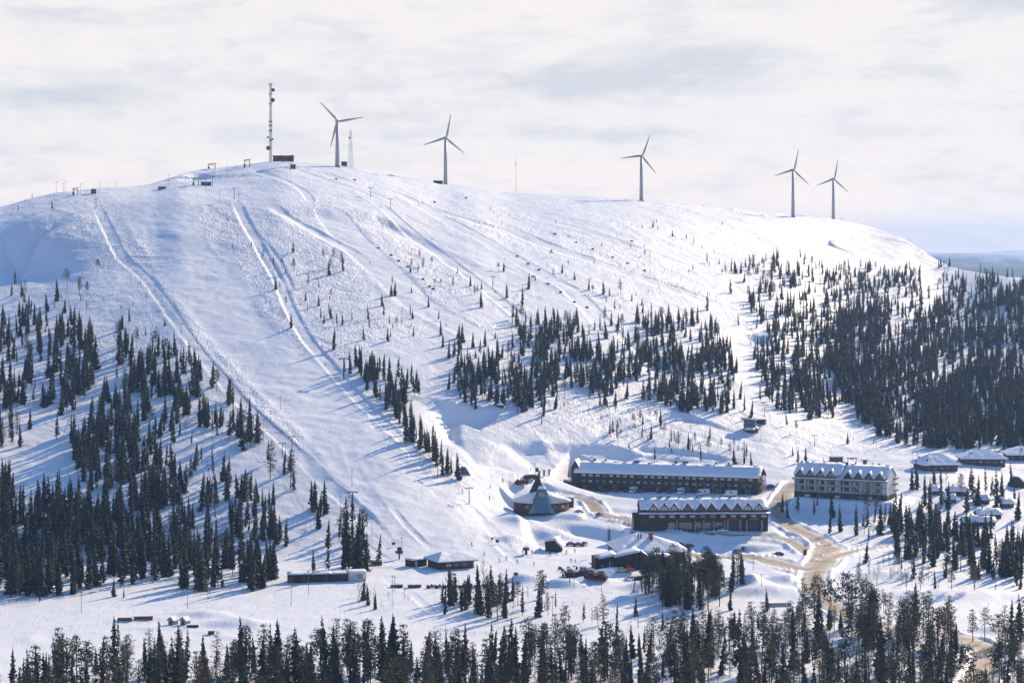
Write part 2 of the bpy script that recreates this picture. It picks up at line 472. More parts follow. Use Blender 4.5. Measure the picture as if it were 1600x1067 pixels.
# ------------------------------------------------------------------ mesh building
class MB:
    def __init__(s):
        s.v = []; s.f = []; s.m = []
    def add(s, vs_, fs, mat=0):
        o = len(s.v); s.v.extend(tuple(v) for v in vs_); s.f.extend(tuple(o+i for i in f) for f in fs); s.m.extend([mat]*len(fs)); return s
    def box(s, x0, y0, z0, x1, y1, z1, mat=0):
        return s.add([(x0,y0,z0),(x1,y0,z0),(x1,y1,z0),(x0,y1,z0),(x0,y0,z1),(x1,y0,z1),(x1,y1,z1),(x0,y1,z1)],
                     [(0,3,2,1),(4,5,6,7),(0,1,5,4),(1,2,6,5),(2,3,7,6),(3,0,4,7)], mat)
    def tube(s, a, b, ra, rb=None, n=8, mat=0, caps=True):
        a = Vector(a); b = Vector(b); rb = ra if rb is None else rb
        d = (b-a).normalized(); u = d.orthogonal().normalized(); v_ = d.cross(u)
        vs_ = []
        for c, r in ((a, ra), (b, rb)):
            for k in range(n):
                t = 2*math.pi*k/n
                vs_.append(c+(u*math.cos(t)+v_*math.sin(t))*r)
        fs = [(k, (k+1) % n, n+(k+1) % n, n+k) for k in range(n)]
        if caps: fs += [tuple(range(n-1, -1, -1)), tuple(range(n, 2*n))]
        return s.add(vs_, fs, mat)
    def prism(s, prof, axis, a, b, mat=0):
        """extrude a profile (list of 2-D points) along an axis from a to b; axis 'x': prof=(y,z); 'y': prof=(x,z); 'z': (x,y)"""
        def mk(p, t):
            return (t, p[0], p[1]) if axis == 'x' else (p[0], t, p[1]) if axis == 'y' else (p[0], p[1], t)
        n = len(prof)
        return s.add([mk(p, a) for p in prof]+[mk(p, b) for p in prof],
                     [(k, (k+1) % n, n+(k+1) % n, n+k) for k in range(n)]+[tuple(range(n-1, -1, -1)), tuple(range(n, 2*n))], mat)
    def hexa(s, p, mat=0):
        return s.add(p, [(0,3,2,1),(4,5,6,7),(0,1,5,4),(1,2,6,5),(2,3,7,6),(3,0,4,7)], mat)
    def mesh(s, name, mats, smooth=False):
        me = bpy.data.meshes.new(name)
        me.from_pydata(s.v, [], s.f)
        for m in (mats if isinstance(mats, (list, tuple)) else [mats]): me.materials.append(m)
        if any(s.m): me.polygons.foreach_set('material_index', s.m)
        if smooth: me.polygons.foreach_set('use_smooth', [True]*len(s.f))
        bm = bmesh.new(); bm.from_mesh(me); bmesh.ops.recalc_face_normals(bm, faces=bm.faces); bm.to_mesh(me); bm.free()
        me.update()
        return me
    def build(s, name, mats, parent=None, smooth=False):
        return link(name, s.mesh(name, mats, smooth), parent)
def link(name, me, parent=None, loc=None):
    o = bpy.data.objects.new(name, me)
    COL.objects.link(o)
    if parent is not None: o.parent = parent
    if loc is not None: o.location = loc
    return o
def tag(o, label=None, cat=None, group=None, kind=None):
    if label: o['label'] = label
    if cat: o['category'] = cat
    if group: o['group'] = group
    if kind: o['kind'] = kind
    return o
def thing(name, label, cat, loc, rz=0.0, group=None):
    o = bpy.data.objects.new(name, None)
    o.empty_display_size = 0.5
    COL.objects.link(o)
    o.location = loc; o.rotation_euler = (0, 0, rz)
    return tag(o, label, cat, group)
def copy_tree(o, loc, rz=0.0, scale=None, label=None, group=None):
    def cp(q, par):
        c = q.copy(); COL.objects.link(c)
        if par is not None: c.parent = par
        for ch in KIDS.get(q.name, q.children): cp(ch, c)
        return c
    r = cp(o, None)
    r.location = loc; r.rotation_euler = (0, 0, rz)
    if scale is not None: r.scale = scale
    if label: r['label'] = label
    if group: r['group'] = group
    return r
KIDS = {}
# ------------------------------------------------------------------ materials
def mat(name, col, rough=0.7, metal=0.0, var=0.0, vscale=1.0, bump=0.0, spec=0.3, objrand=0.0, emit=None):
    m = bpy.data.materials.new(name); m.use_nodes = True
    t = m.node_tree; b = t.nodes['Principled BSDF']
    b.inputs['Roughness'].default_value = rough
    b.inputs['Metallic'].default_value = metal
    b.inputs['Specular IOR Level'].default_value = spec
    b.inputs['Base Color'].default_value = (*col, 1)
    if var or bump or objrand:
        c = N(t, 'ShaderNodeTexCoord'); n = N(t, 'ShaderNodeTexNoise')
        n.inputs['Scale'].default_value = vscale; n.inputs['Detail'].default_value = 4
        L(t, c.outputs['Object'], n.inputs['Vector'])
        mr = N(t, 'ShaderNodeMapRange'); mr.inputs['To Min'].default_value = 1-var; mr.inputs['To Max'].default_value = 1+var
        mr.inputs['From Min'].default_value = 0.3; mr.inputs['From Max'].default_value = 0.7
        L(t, n.outputs['Fac'], mr.inputs[0])
        fac = mr.outputs[0]
        if objrand:
            oi = N(t, 'ShaderNodeObjectInfo'); m2 = N(t, 'ShaderNodeMapRange')
            m2.inputs['To Min'].default_value = 1-objrand; m2.inputs['To Max'].default_value = 1+objrand
            L(t, oi.outputs['Random'], m2.inputs[0])
            mu = N(t, 'ShaderNodeMath', operation='MULTIPLY'); L(t, fac, mu.inputs[0]); L(t, m2.outputs[0], mu.inputs[1]); fac = mu.outputs[0]
        vm = N(t, 'ShaderNodeVectorMath', operation='SCALE'); vm.inputs[0].default_value = col
        L(t, fac, vm.inputs['Scale']); L(t, vm.outputs[0], b.inputs['Base Color'])
        if bump:
            bp = N(t, 'ShaderNodeBump'); bp.inputs['Strength'].default_value = 1.0; bp.inputs['Distance'].default_value = bump
            L(t, n.outputs['Fac'], bp.inputs['Height']); L(t, bp.outputs[0], b.inputs['Normal'])
    if emit:
        b.inputs['Emission Color'].default_value = (*emit[0], 1); b.inputs['Emission Strength'].default_value = emit[1]
    return m
def snow_material():
    m = bpy.data.materials.new("snow"); m.use_nodes = True
    t = m.node_tree; b = t.nodes['Principled BSDF']
    b.inputs['Roughness'].default_value = 0.55
    b.inputs['Specular IOR Level'].default_value = 0.25
    g = N(t, 'ShaderNodeNewGeometry')
    at = N(t, 'ShaderNodeAttribute', attribute_name='rough')
    def nz(scale, detail, rough=0.6, sc=(1, 1, 1), rot=0.0, dist=0.0):
        mp = N(t, 'ShaderNodeMapping'); mp.inputs['Scale'].default_value = sc; mp.inputs['Rotation'].default_value = (0, 0, rot)
        L(t, g.outputs['Position'], mp.inputs[0])
        n = N(t, 'ShaderNodeTexNoise'); n.inputs['Scale'].default_value = scale; n.inputs['Detail'].default_value = detail
        n.inputs['Roughness'].default_value = rough; n.inputs['Distortion'].default_value = dist
        L(t, mp.outputs[0], n.inputs['Vector']); return n
    def math_(op, a, bb, c=None):
        q = N(t, 'ShaderNodeMath', operation=op)
        for k, v_ in enumerate((a, bb, c)):
            if v_ is None: continue
            if isinstance(v_, (int, float)): q.inputs[k].default_value = v_
            else: L(t, v_, q.inputs[k])
        return q.outputs[0]
    # skied-out moguls and crossing ski tracks on the rough parts, faint corduroy on the groomed ones
    mog = nz(0.17, 2.2, 0.5, (1, 0.55, 1), 0.45, 0.9)
    trk = nz(0.30, 1.6, 0.5, (1.0, 0.16, 1), 0.55, 1.6)
    trk2 = nz(0.24, 1.6, 0.5, (0.3, 1.0, 1), 0.35, 1.4)
    fine = nz(0.9, 3, 0.6)
    r1 = math_('ABSOLUTE', math_('SUBTRACT', trk.outputs['Fac'], 0.5), 0)
    r2 = math_('ABSOLUTE', math_('SUBTRACT', trk2.outputs['Fac'], 0.5), 0)
    ridg = math_('ADD', math_('MINIMUM', r1, 0.12), math_('MINIMUM', r2, 0.12))
    h = math_('ADD', math_('MULTIPLY', mog.outputs['Fac'], 2.1), math_('MULTIPLY', ridg, 4.2))
    h = math_('MULTIPLY', h, at.outputs['Fac'])
    cord = nz(0.35, 3, 0.6, (1.0, 0.12, 1), 0.62, 0.3)
    h = math_('ADD', h, math_('MULTIPLY', fine.outputs['Fac'], 0.10))
    h = math_('ADD', h, math_('MULTIPLY', cord.outputs['Fac'], 0.16))
    bp = N(t, 'ShaderNodeBump'); bp.inputs['Strength'].default_value = 1.0; bp.inputs['Distance'].default_value = 0.62
    L(t, h, bp.inputs['Height']); L(t, bp.outputs[0], b.inputs['Normal'])
    n = nz(0.03, 5, 0.6)
    cr_ = N(t, 'ShaderNodeValToRGB'); e = cr_.color_ramp.elements
    e[0].position = 0.35; e[0].color = (0.86, 0.858, 0.865, 1); e[1].position = 0.65; e[1].color = (0.885, 0.88, 0.88, 1)
    L(t, n.outputs['Fac'], cr_.inputs[0]); L(t, cr_.outputs[0], b.inputs['Base Color'])
    return m
M = {}
M['snow'] = snow_material()
M['roofsnow'] = mat('roof_snow', (0.86, 0.86, 0.87), 0.55, bump=0.5, vscale=0.25, var=0.02)
M['bark'] = mat('bark', (0.06, 0.045, 0.035), 0.9, var=0.3, vscale=3)
M['pinebark'] = mat('pine_bark', (0.13, 0.065, 0.035), 0.9, var=0.3, vscale=3)
M['spruce'] = mat('spruce_needles', (0.019, 0.031, 0.034), 0.75, var=0.45, vscale=0.8, objrand=0.35, spec=0.15)
M['pine'] = mat('pine_needles', (0.040, 0.050, 0.034), 0.75, var=0.4, vscale=0.8, objrand=0.35, spec=0.15)
def needle(name, ca, cb):
    m = bpy.data.materials.new(name); m.use_nodes = True; t = m.node_tree; b = t.nodes['Principled BSDF']
    b.inputs['Roughness'].default_value = 0.75; b.inputs['Specular IOR Level'].default_value = 0.15
    oi = N(t, 'ShaderNodeObjectInfo'); c = N(t, 'ShaderNodeTexCoord'); n = N(t, 'ShaderNodeTexNoise'); n.inputs['Scale'].default_value = 14; n.inputs['Detail'].default_value = 3
    L(t, c.outputs['Object'], n.inputs['Vector'])
    mx_ = N(t, 'ShaderNodeMix', data_type='RGBA'); mx_.inputs[6].default_value = (*ca, 1); mx_.inputs[7].default_value = (*cb, 1); L(t, oi.outputs['Random'], mx_.inputs[0])
    mr = N(t, 'ShaderNodeMapRange'); mr.inputs['From Min'].default_value = 0.3; mr.inputs['From Max'].default_value = 0.7; mr.inputs['To Min'].default_value = 0.5; mr.inputs['To Max'].default_value = 1.6
    L(t, n.outputs['Fac'], mr.inputs[0]); vm = N(t, 'ShaderNodeVectorMath', operation='SCALE'); L(t, mx_.outputs[2], vm.inputs[0]); L(t, mr.outputs[0], vm.inputs['Scale'])
    L(t, vm.outputs[0], b.inputs['Base Color']); return m
M['spruce'] = needle('spruce_needles', (0.015, 0.027, 0.030), (0.055, 0.055, 0.034))
M['pine'] = needle('pine_needles', (0.032, 0.045, 0.030), (0.110, 0.095, 0.052))
M['birch'] = mat('birch_twigs', (0.105, 0.075, 0.07), 0.85, var=0.3, vscale=1, objrand=0.3, spec=0.1)
M['birchbark'] = mat('birch_bark', (0.22, 0.19, 0.18), 0.85, var=0.4, vscale=2)
M['darkwood'] = mat('dark_timber', (0.040, 0.031, 0.028), 0.8, var=0.3, vscale=0.6)
M['brownwood'] = mat('brown_timber', (0.085, 0.055, 0.042), 0.8, var=0.3, vscale=0.6)
M['greywall'] = mat('grey_render', (0.30, 0.29, 0.29), 0.8, var=0.12, vscale=0.4)
M['whitewall'] = mat('white_render', (0.62, 0.62, 0.62), 0.75, var=0.08, vscale=0.4)
M['redwall'] = mat('red_boards', (0.10, 0.020, 0.022), 0.8, var=0.25, vscale=0.8)
M['concrete'] = mat('concrete', (0.26, 0.25, 0.24), 0.85, var=0.15, vscale=0.5)
M['glass'] = mat('window_glass', (0.05, 0.06, 0.075), 0.08, spec=0.9)
M['blind'] = mat('window_with_pale_blinds', (0.55, 0.52, 0.47), 0.35, spec=0.5, var=0.25, vscale=0.35)
M['frame'] = mat('window_frame', (0.28, 0.27, 0.26), 0.6)
M['roofdark'] = mat('dark_roof_edge', (0.035, 0.038, 0.05), 0.6)
M['steel'] = mat('galvanised_steel', (0.20, 0.21, 0.23), 0.5, 0.4)
M['darksteel'] = mat('dark_steel', (0.05, 0.055, 0.065), 0.5, 0.3)
M['turbine'] = mat('turbine_paint', (0.32, 0.33, 0.35), 0.5)
M['mast'] = mat('mast_paint', (0.46, 0.33, 0.32), 0.6, var=0.3, vscale=0.4)
M['chimneyblue'] = mat('blue_grey_cladding', (0.07, 0.12, 0.17), 0.5)
M['tealglass'] = mat('teal_glazing', (0.09, 0.19, 0.24), 0.12, spec=0.8, var=0.2, vscale=0.3)
M['rubber'] = mat('rubber', (0.02, 0.02, 0.02), 0.8)
M['orange'] = mat('orange_board', (0.35, 0.14, 0.03), 0.7)
M['brick'] = mat('red_brick', (0.22, 0.07, 0.04), 0.85, var=0.2, vscale=2)
M['pad'] = mat('dark_blue_cover', (0.02, 0.025, 0.05), 0.7)
M['skin'] = mat('skin', (0.5, 0.3, 0.22), 0.6)
for nm, c in dict(black=(0.015,0.015,0.018), silver=(0.40,0.42,0.45), red=(0.28,0.02,0.02), blue=(0.03,0.06,0.18), white=(0.75,0.75,0.76), grey=(0.12,0.13,0.14), green=(0.02,0.09,0.07)).items():
    M['car_'+nm] = mat(nm+'_car_paint', c, 0.25, 0.0, spec=0.6)
for nm, c in dict(navy=(0.02,0.03,0.08), black=(0.015,0.015,0.02), red=(0.35,0.03,0.03), teal=(0.02,0.12,0.16), orange=(0.45,0.12,0.03)).items():
    M['cloth_'+nm] = mat(nm+'_ski_clothes', c, 0.85)
def road_material():
    m = bpy.data.materials.new("sanded_ice_road"); m.use_nodes = True
    t = m.node_tree; b = t.nodes['Principled BSDF']; b.inputs['Roughness'].default_value = 0.7
    g = N(t, 'ShaderNodeNewGeometry'); at = N(t, 'ShaderNodeAttribute', attribute_name='across')
    n = N(t, 'ShaderNodeTexNoise'); n.inputs['Scale'].default_value = 0.22; n.inputs['Detail'].default_value = 6; n.inputs['Roughness'].default_value = 0.65
    L(t, g.outputs['Position'], n.inputs['Vector'])
    wv = N(t, 'ShaderNodeTexWave'); wv.inputs['Scale'].default_value = 0.9; wv.inputs['Distortion'].default_value = 2.5
    cx = N(t, 'ShaderNodeCombineXYZ'); L(t, at.outputs['Fac'], cx.inputs[0]); L(t, cx.outputs[0], wv.inputs['Vector'])
    ab = N(t, 'ShaderNodeMath', operation='ABSOLUTE'); L(t, at.outputs['Fac'], ab.inputs[0])
    ma = N(t, 'ShaderNodeMath', operation='MULTIPLY_ADD'); L(t, ab.outputs[0], ma.inputs[0]); ma.inputs[1].default_value = 0.33; L(t, n.outputs['Fac'], ma.inputs[2])
    mb = N(t, 'ShaderNodeMath', operation='MULTIPLY_ADD'); L(t, wv.outputs['Fac'], mb.inputs[0]); mb.inputs[1].default_value = 0.10; L(t, ma.outputs[0], mb.inputs[2])
    cr_ = N(t, 'ShaderNodeValToRGB'); e = cr_.color_ramp.elements
    e[0].position = 0.45; e[0].color = (0.27, 0.20, 0.125, 1)
    e[1].position = 1.05; e[1].color = (0.70, 0.66, 0.61, 1)
    x = e.new(0.72); x.color = (0.40, 0.32, 0.235, 1)
    L(t, mb.outputs[0], cr_.inputs[0]); L(t, cr_.outputs[0], b.inputs['Base Color'])
    bp = N(t, 'ShaderNodeBump'); bp.inputs['Distance'].default_value = 0.15; L(t, n.outputs['Fac'], bp.inputs['Height']); L(t, bp.outputs[0], b.inputs['Normal'])
    return m
M['road'] = road_material()

# ------------------------------------------------------------------ roads: flatten the ground, then lay a strip
ROADS = [
 ([(858,764),(880,769),(902,775),(925,790),(942,804),(965,811),(1000,816)], 7.5),
 ([(940,803),(1000,817),(1060,828),(1120,834),(1190,838),(1235,846),(1262,862)], 6.5),
 ([(1246,752),(1236,760),(1218,778),(1208,797),(1225,816),(1250,830),(1278,842),(1292,862),(1276,888),(1272,915),(1292,940),(1335,966),(1400,985),(1462,990),(1515,1002),(1540,1020),(1538,1045),(1520,1075)], 9.0),
 ([(1150,867),(1185,872),(1225,882),(1262,890),(1284,880),(1296,855)], 12.0),
 ([(1060,866),(1110,868),(1165,872)], 10.0),
 ([(1290,875),(1330,862),(1380,855)], 5.5),
]
road_lines = []
for pts, wd in ROADS:
    wl = world_line(pts); l = densify([p[:2] for p in wl], 2.5)
    zz = np.array([lookup_z(*q) for q in l])
    k = 9; pad = np.pad(zz, k, mode='edge'); zz = np.convolve(pad, np.ones(2*k+1)/(2*k+1), 'valid')
    road_lines.append([l, zz, wd])
for l, zz, wd in road_lines:
    i, s, al = dist_line(l, wd/2+5)
    ztar = np.interp(al, np.linspace(0, 1, len(zz)), zz)
    wgt = 1-sstep((np.abs(s)-wd/2-0.8)/3.0)
    bank = 1.5*np.exp(-((np.abs(s)-wd/2-1.5)/0.9)**2)*(1+1.3*vnoise(X.reshape(-1)[i]/4, Y.reshape(-1)[i]/4, 77))
    zf[i] = zf[i]*(1-wgt)+(ztar-0.05)*wgt+bank*0.6
def build_grid(name, X_, Y_, Z_, material, attr=None):
    nc, nr = X_.shape
    me = bpy.data.meshes.new(name)
    n = nc*nr
    co = np.stack([X_, Y_, Z_], -1).reshape(-1, 3).astype(np.float32)
    idx = np.arange(n).reshape(nc, nr)
    q = np.stack([idx[:-1, :-1], idx[1:, :-1], idx[1:, 1:], idx[:-1, 1:]], -1).reshape(-1, 4).astype(np.int32)
    me.vertices.add(n); me.vertices.foreach_set('co', co.ravel())
    me.loops.add(q.size); me.loops.foreach_set('vertex_index', q.ravel())
    me.polygons.add(len(q)); me.polygons.foreach_set('loop_start', np.arange(0, q.size, 4, dtype=np.int32))
    me.polygons.foreach_set('use_smooth', np.ones(len(q), bool))
    me.update(calc_edges=True)
    if attr is not None:
        a = me.attributes.new(attr[0], 'FLOAT', 'POINT'); a.data.foreach_set('value', attr[1].ravel().astype(np.float32))
    me.materials.append(material)
    return link(name, me)
for k, (l, zz, wd) in enumerate(road_lines):
    tdir = np.gradient(l, axis=0); tdir /= np.linalg.norm(tdir, axis=1)[:, None]
    nrm = np.stack([tdir[:, 1], -tdir[:, 0]], 1)
    js = np.linspace(-1, 1, 9)
    XX = l[:, 0:1]+nrm[:, 0:1]*js[None]*wd/2*(1+0.12*vnoise(l[:, 0:1]/9, l[:, 1:2]/9, 3)); YY = l[:, 1:2]+nrm[:, 1:2]*js[None]*wd/2
    ZZ = np.zeros_like(XX)
    for a in range(XX.shape[0]):
        for b_ in range(9):
            ZZ[a, b_] = lookup_z(XX[a, b_], YY[a, b_])+0.13+0.012*k
    ZZ = np.maximum(ZZ, zz[:, None]+0.02+0.012*k)
    ZZ[:, 0] -= 0.25; ZZ[:, -1] -= 0.25
    o = build_grid('road', XX, YY, ZZ, M['road'], ('across', np.repeat(js[None], len(l), 0)))
    tag(o, kind='structure')
ground = build_grid('snow_covered_hill', X, Y, Z, M['snow'], ('rough', np.clip(ROUGH, 0.05, 1)))
tag(ground, kind='structure')

# ------------------------------------------------------------------ far country
def far_material():
    m = bpy.data.materials.new("far_forest_and_bogs"); m.use_nodes = True
    t = m.node_tree; b = t.nodes['Principled BSDF']; b.inputs['Roughness'].default_value = 0.9; b.inputs['Specular IOR Level'].default_value = 0.05
    g = N(t, 'ShaderNodeNewGeometry')
    mp = N(t, 'ShaderNodeMapping'); mp.inputs['Scale'].default_value = (0.0016, 0.0006, 0.001)
    L(t, g.outputs['Position'], mp.inputs[0])
    n = N(t, 'ShaderNodeTexNoise'); n.inputs['Scale'].default_value = 1.0; n.inputs['Detail'].default_value = 8; n.inputs['Roughness'].default_value = 0.68
    L(t, mp.outputs[0], n.inputs['Vector'])
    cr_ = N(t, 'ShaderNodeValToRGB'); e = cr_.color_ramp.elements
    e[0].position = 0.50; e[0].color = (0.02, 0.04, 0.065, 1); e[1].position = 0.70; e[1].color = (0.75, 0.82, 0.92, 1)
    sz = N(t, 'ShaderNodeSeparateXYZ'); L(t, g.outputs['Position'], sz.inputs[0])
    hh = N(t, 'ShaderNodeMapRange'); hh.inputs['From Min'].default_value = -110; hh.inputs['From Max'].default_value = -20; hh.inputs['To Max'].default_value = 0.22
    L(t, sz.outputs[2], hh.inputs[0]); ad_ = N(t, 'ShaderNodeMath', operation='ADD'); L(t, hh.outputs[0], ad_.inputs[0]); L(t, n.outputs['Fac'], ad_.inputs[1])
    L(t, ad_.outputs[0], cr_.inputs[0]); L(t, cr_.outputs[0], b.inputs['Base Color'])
    return m
M['far'] = far_material()
fx = np.linspace(-0.55, 0.55, 241)[:, None]
fd = np.geomspace(2000, 17500, 120)[None]
FX = fx*fd*1.0; FY = fd+0*fx
FZ = -153 + 55*np.maximum(0, fbm(FX/2600, FY/2600, 4, 91)+0.05)*sstep((FY-3500)/6000)
def fridge(dist, wdt, top, seed, sc):
    return (top+153)*np.exp(-((FY-dist)/wdt)**2)*(0.80+0.75*fbm(FX/sc, FY/sc*0.3+3, 4, seed))
FZ = np.maximum(FZ, -153+fridge(9500, 1100, -75, 51, 2600))
FZ = np.maximum(FZ, -153+fridge(15000, 1300, -6, 61, 1500))
fo = build_grid('distant_land', FX, FY, FZ, M['far'])
tag(fo, kind='structure')
# flat country under and around the hill
g = MB(); S_ = 9000
g.add([(-S_,-1500,-154.5),(S_,-1500,-154.5),(S_,2600,-154.5),(-S_,2600,-154.5)], [(0,1,2,3)])
tag(g.build('valley_ground', M['snow']), kind='structure')
# ------------------------------------------------------------------ air
HAZE_DENSITY = 0.00006
m = bpy.data.materials.new('blue_air'); m.use_nodes = True
t = m.node_tree; t.nodes.clear()
o_ = N(t, 'ShaderNodeOutputMaterial'); pv = N(t, 'ShaderNodeVolumePrincipled')
pv.inputs['Color'].default_value = (0.34, 0.56, 1.0, 1)
pv.inputs['Density'].default_value = HAZE_DENSITY
pv.inputs['Anisotropy'].default_value = 0.3
L(t, pv.outputs[0], o_.inputs['Volume'])
hz = MB().box(-9700, -1400, -157, 9700, 17700, 132)
tag(hz.build('haze', m), kind='stuff')
# ------------------------------------------------------------------ tree prototypes (1 unit tall, scaled by the tree's height in metres)
def trunk_mesh(name, r0, top, mt, bend=0.0, z0=-0.03):
    mb = MB(); segs = 5; pr = None
    for k in range(segs):
        a = k/segs; b = (k+1)/segs
        pa = (bend*math.sin(a*3), 0, z0+(top-z0)*a); pb = (bend*math.sin(b*3), 0, z0+(top-z0)*b)
        mb.tube(pa, pb, r0*(1-0.85*a), r0*(1-0.85*b), 6, caps=False)
    return mb.mesh(name, mt)
def spruce_mesh(seed, width=0.115, layers=24, nb=7, bottom=0.05, ragged=0.3):
    r = random.Random(seed); mb = MB()
    for i in range(layers):
        f = i/(layers-1); z = bottom+(0.985-bottom)*f**0.93
        prof = (1-f)**0.75*(0.55+0.45*min(1, f*7+0.35))
        R_ = width*prof+0.008
        n = nb if f < 0.75 else 5
        off = r.random()*6.28
        for k in range(n):
            if r.random() < ragged*0.35: continue
            a = off+k*2*math.pi/n+r.uniform(-0.3, 0.3)
            rr = R_*r.uniform(1-ragged, 1+ragged*0.8); dz = 0.013+0.33*rr
            ca, sa = math.cos(a), math.sin(a); wd = rr*0.42
            zt = z-dz*r.uniform(0.5, 1.2); mid = 0.55*rr
            zz = z+r.uniform(-0.008, 0.008)
            p = [(0, 0, zz+0.016), (ca*mid-sa*wd, sa*mid+ca*wd, zz-dz*0.75), (ca*mid+sa*wd, sa*mid-ca*wd, zz-dz*0.75), (ca*rr, sa*rr, zt), (ca*mid*0.8, sa*mid*0.8, zz-dz*1.5-0.012)]
            mb.add(p, [(0, 1, 3), (0, 3, 2), (1, 4, 3), (4, 2, 3)])
    mb.tube((0, 0, 0.93), (0, 0, 1.0), 0.007, 0.001, 4)
    bx, by = r.uniform(-.03, .03), r.uniform(-.03, .03); ph = r.random()*6
    mb.v = [(x+bx*z*z+.006*math.sin(z*9+ph)*z, y+by*z*z, z) for x, y, z in mb.v]
    return mb.mesh('spruce_crown', M['spruce'])
def pine_mesh(seed, lo=0.42, width=0.15, clumps=15):
    r = random.Random(seed); mb = MB()
    for i in range(clumps):
        f = (i+r.random()*0.8)/clumps; z = lo+(0.97-lo)*f
        R_ = width*(0.45+0.75*math.sin(math.pi*min(0.98, 0.25+f*0.68)))
        a = i*2.4+r.uniform(-0.5, 0.5); rr = R_*r.uniform(0.25, 0.85)*(1-0.5*f)
        c = Vector((math.cos(a)*rr, math.sin(a)*rr, z))
        mb.tube((0, 0, z-0.03), c, 0.006, 0.002, 3, 0, False)
        cs = R_*r.uniform(0.40, 0.62)
        for k in range(34):
            d = Vector((r.gauss(0, 1), r.gauss(0, 1), r.gauss(0, 0.62)))
            d = d/max(d.length, 0.3)*cs*r.random()**0.45
            q = c+d; s_ = cs*r.uniform(0.16, 0.34)
            u = Vector((r.gauss(0, 1), r.gauss(0, 1), r.gauss(0, 1))).normalized(); v_ = u.orthogonal().normalized()
            mb.add([q+u*s_, q-u*s_*0.5+v_*s_*0.6, q-u*s_*0.5-v_*s_*0.6], [(0, 1, 2)])
    return mb.mesh('pine_crown', M['pine'])
def birch_mesh(seed, spread=0.2, nb=15):
    r = random.Random(seed); mb = MB()
    def twig(a, b, ra): mb.tube(a, b, ra, ra*0.35, 3, 0, False)
    for i in range(nb):
        z = 0.18+0.75*i/nb; a = r.random()*6.28; ln = spread*(1.15-0.75*i/nb)*r.uniform(0.6, 1.1)
        p0 = Vector((0, 0, z)); p1 = p0+Vector((math.cos(a)*ln*0.55, math.sin(a)*ln*0.55, ln*0.8))
        twig(p0, p1, 0.0042)
        for k in range(6):
            t_ = r.uniform(0.3, 1.0); q = p0.lerp(p1, t_); aa = a+r.uniform(-1.3, 1.3); l2 = ln*r.uniform(0.35, 0.8)
            q2 = q+Vector((math.cos(aa)*l2*0.6, math.sin(aa)*l2*0.6, l2*r.uniform(0.4, 1.0)))
            twig(q, q2, 0.0028)
            q3 = q.lerp(q2, 0.6); twig(q3, q3+Vector((r.uniform(-.04, .04), r.uniform(-.04, .04), r.uniform(.02, .07))), 0.002)
    return mb.mesh('birch_branches', M['birch'])
SPR = [spruce_mesh(1, 0.115), spruce_mesh(2, 0.09, 24, 6, 0.05, 0.5), spruce_mesh(3, 0.125, 22, 7, 0.05, 0.4), spruce_mesh(4, 0.075, 22, 5, 0.14, 0.7), spruce_mesh(5, 0.115, 20, 6, 0.09, 0.55), spruce_mesh(6, 0.105, 20, 6, 0.04, 0.7), spruce_mesh(7, 0.14, 21, 7, 0.03, 0.45), spruce_mesh(8, 0.09, 17, 5, 0.22, 0.8)]
PIN = [pine_mesh(11), pine_mesh(12, 0.3, 0.135, 18), pine_mesh(13, 0.5, 0.17, 13), pine_mesh(14, 0.22, 0.14, 19)]
BIR = [birch_mesh(21), birch_mesh(22, 0.26, 13), birch_mesh(23, 0.16, 17)]
T_SPR = trunk_mesh('trunk', 0.011, 0.96, M['bark']); T_PIN = trunk_mesh('trunk', 0.014, 0.93, M['pinebark'], 0.008); T_BIR = trunk_mesh('trunk', 0.0085, 0.93, M['birchbark'], 0.012)
KIND = dict(s=(SPR, T_SPR, 'spruce_tree', 'crown'), p=(PIN, T_PIN, 'pine_tree', 'crown'), b=(BIR, T_BIR, 'birch_tree', 'branches'))

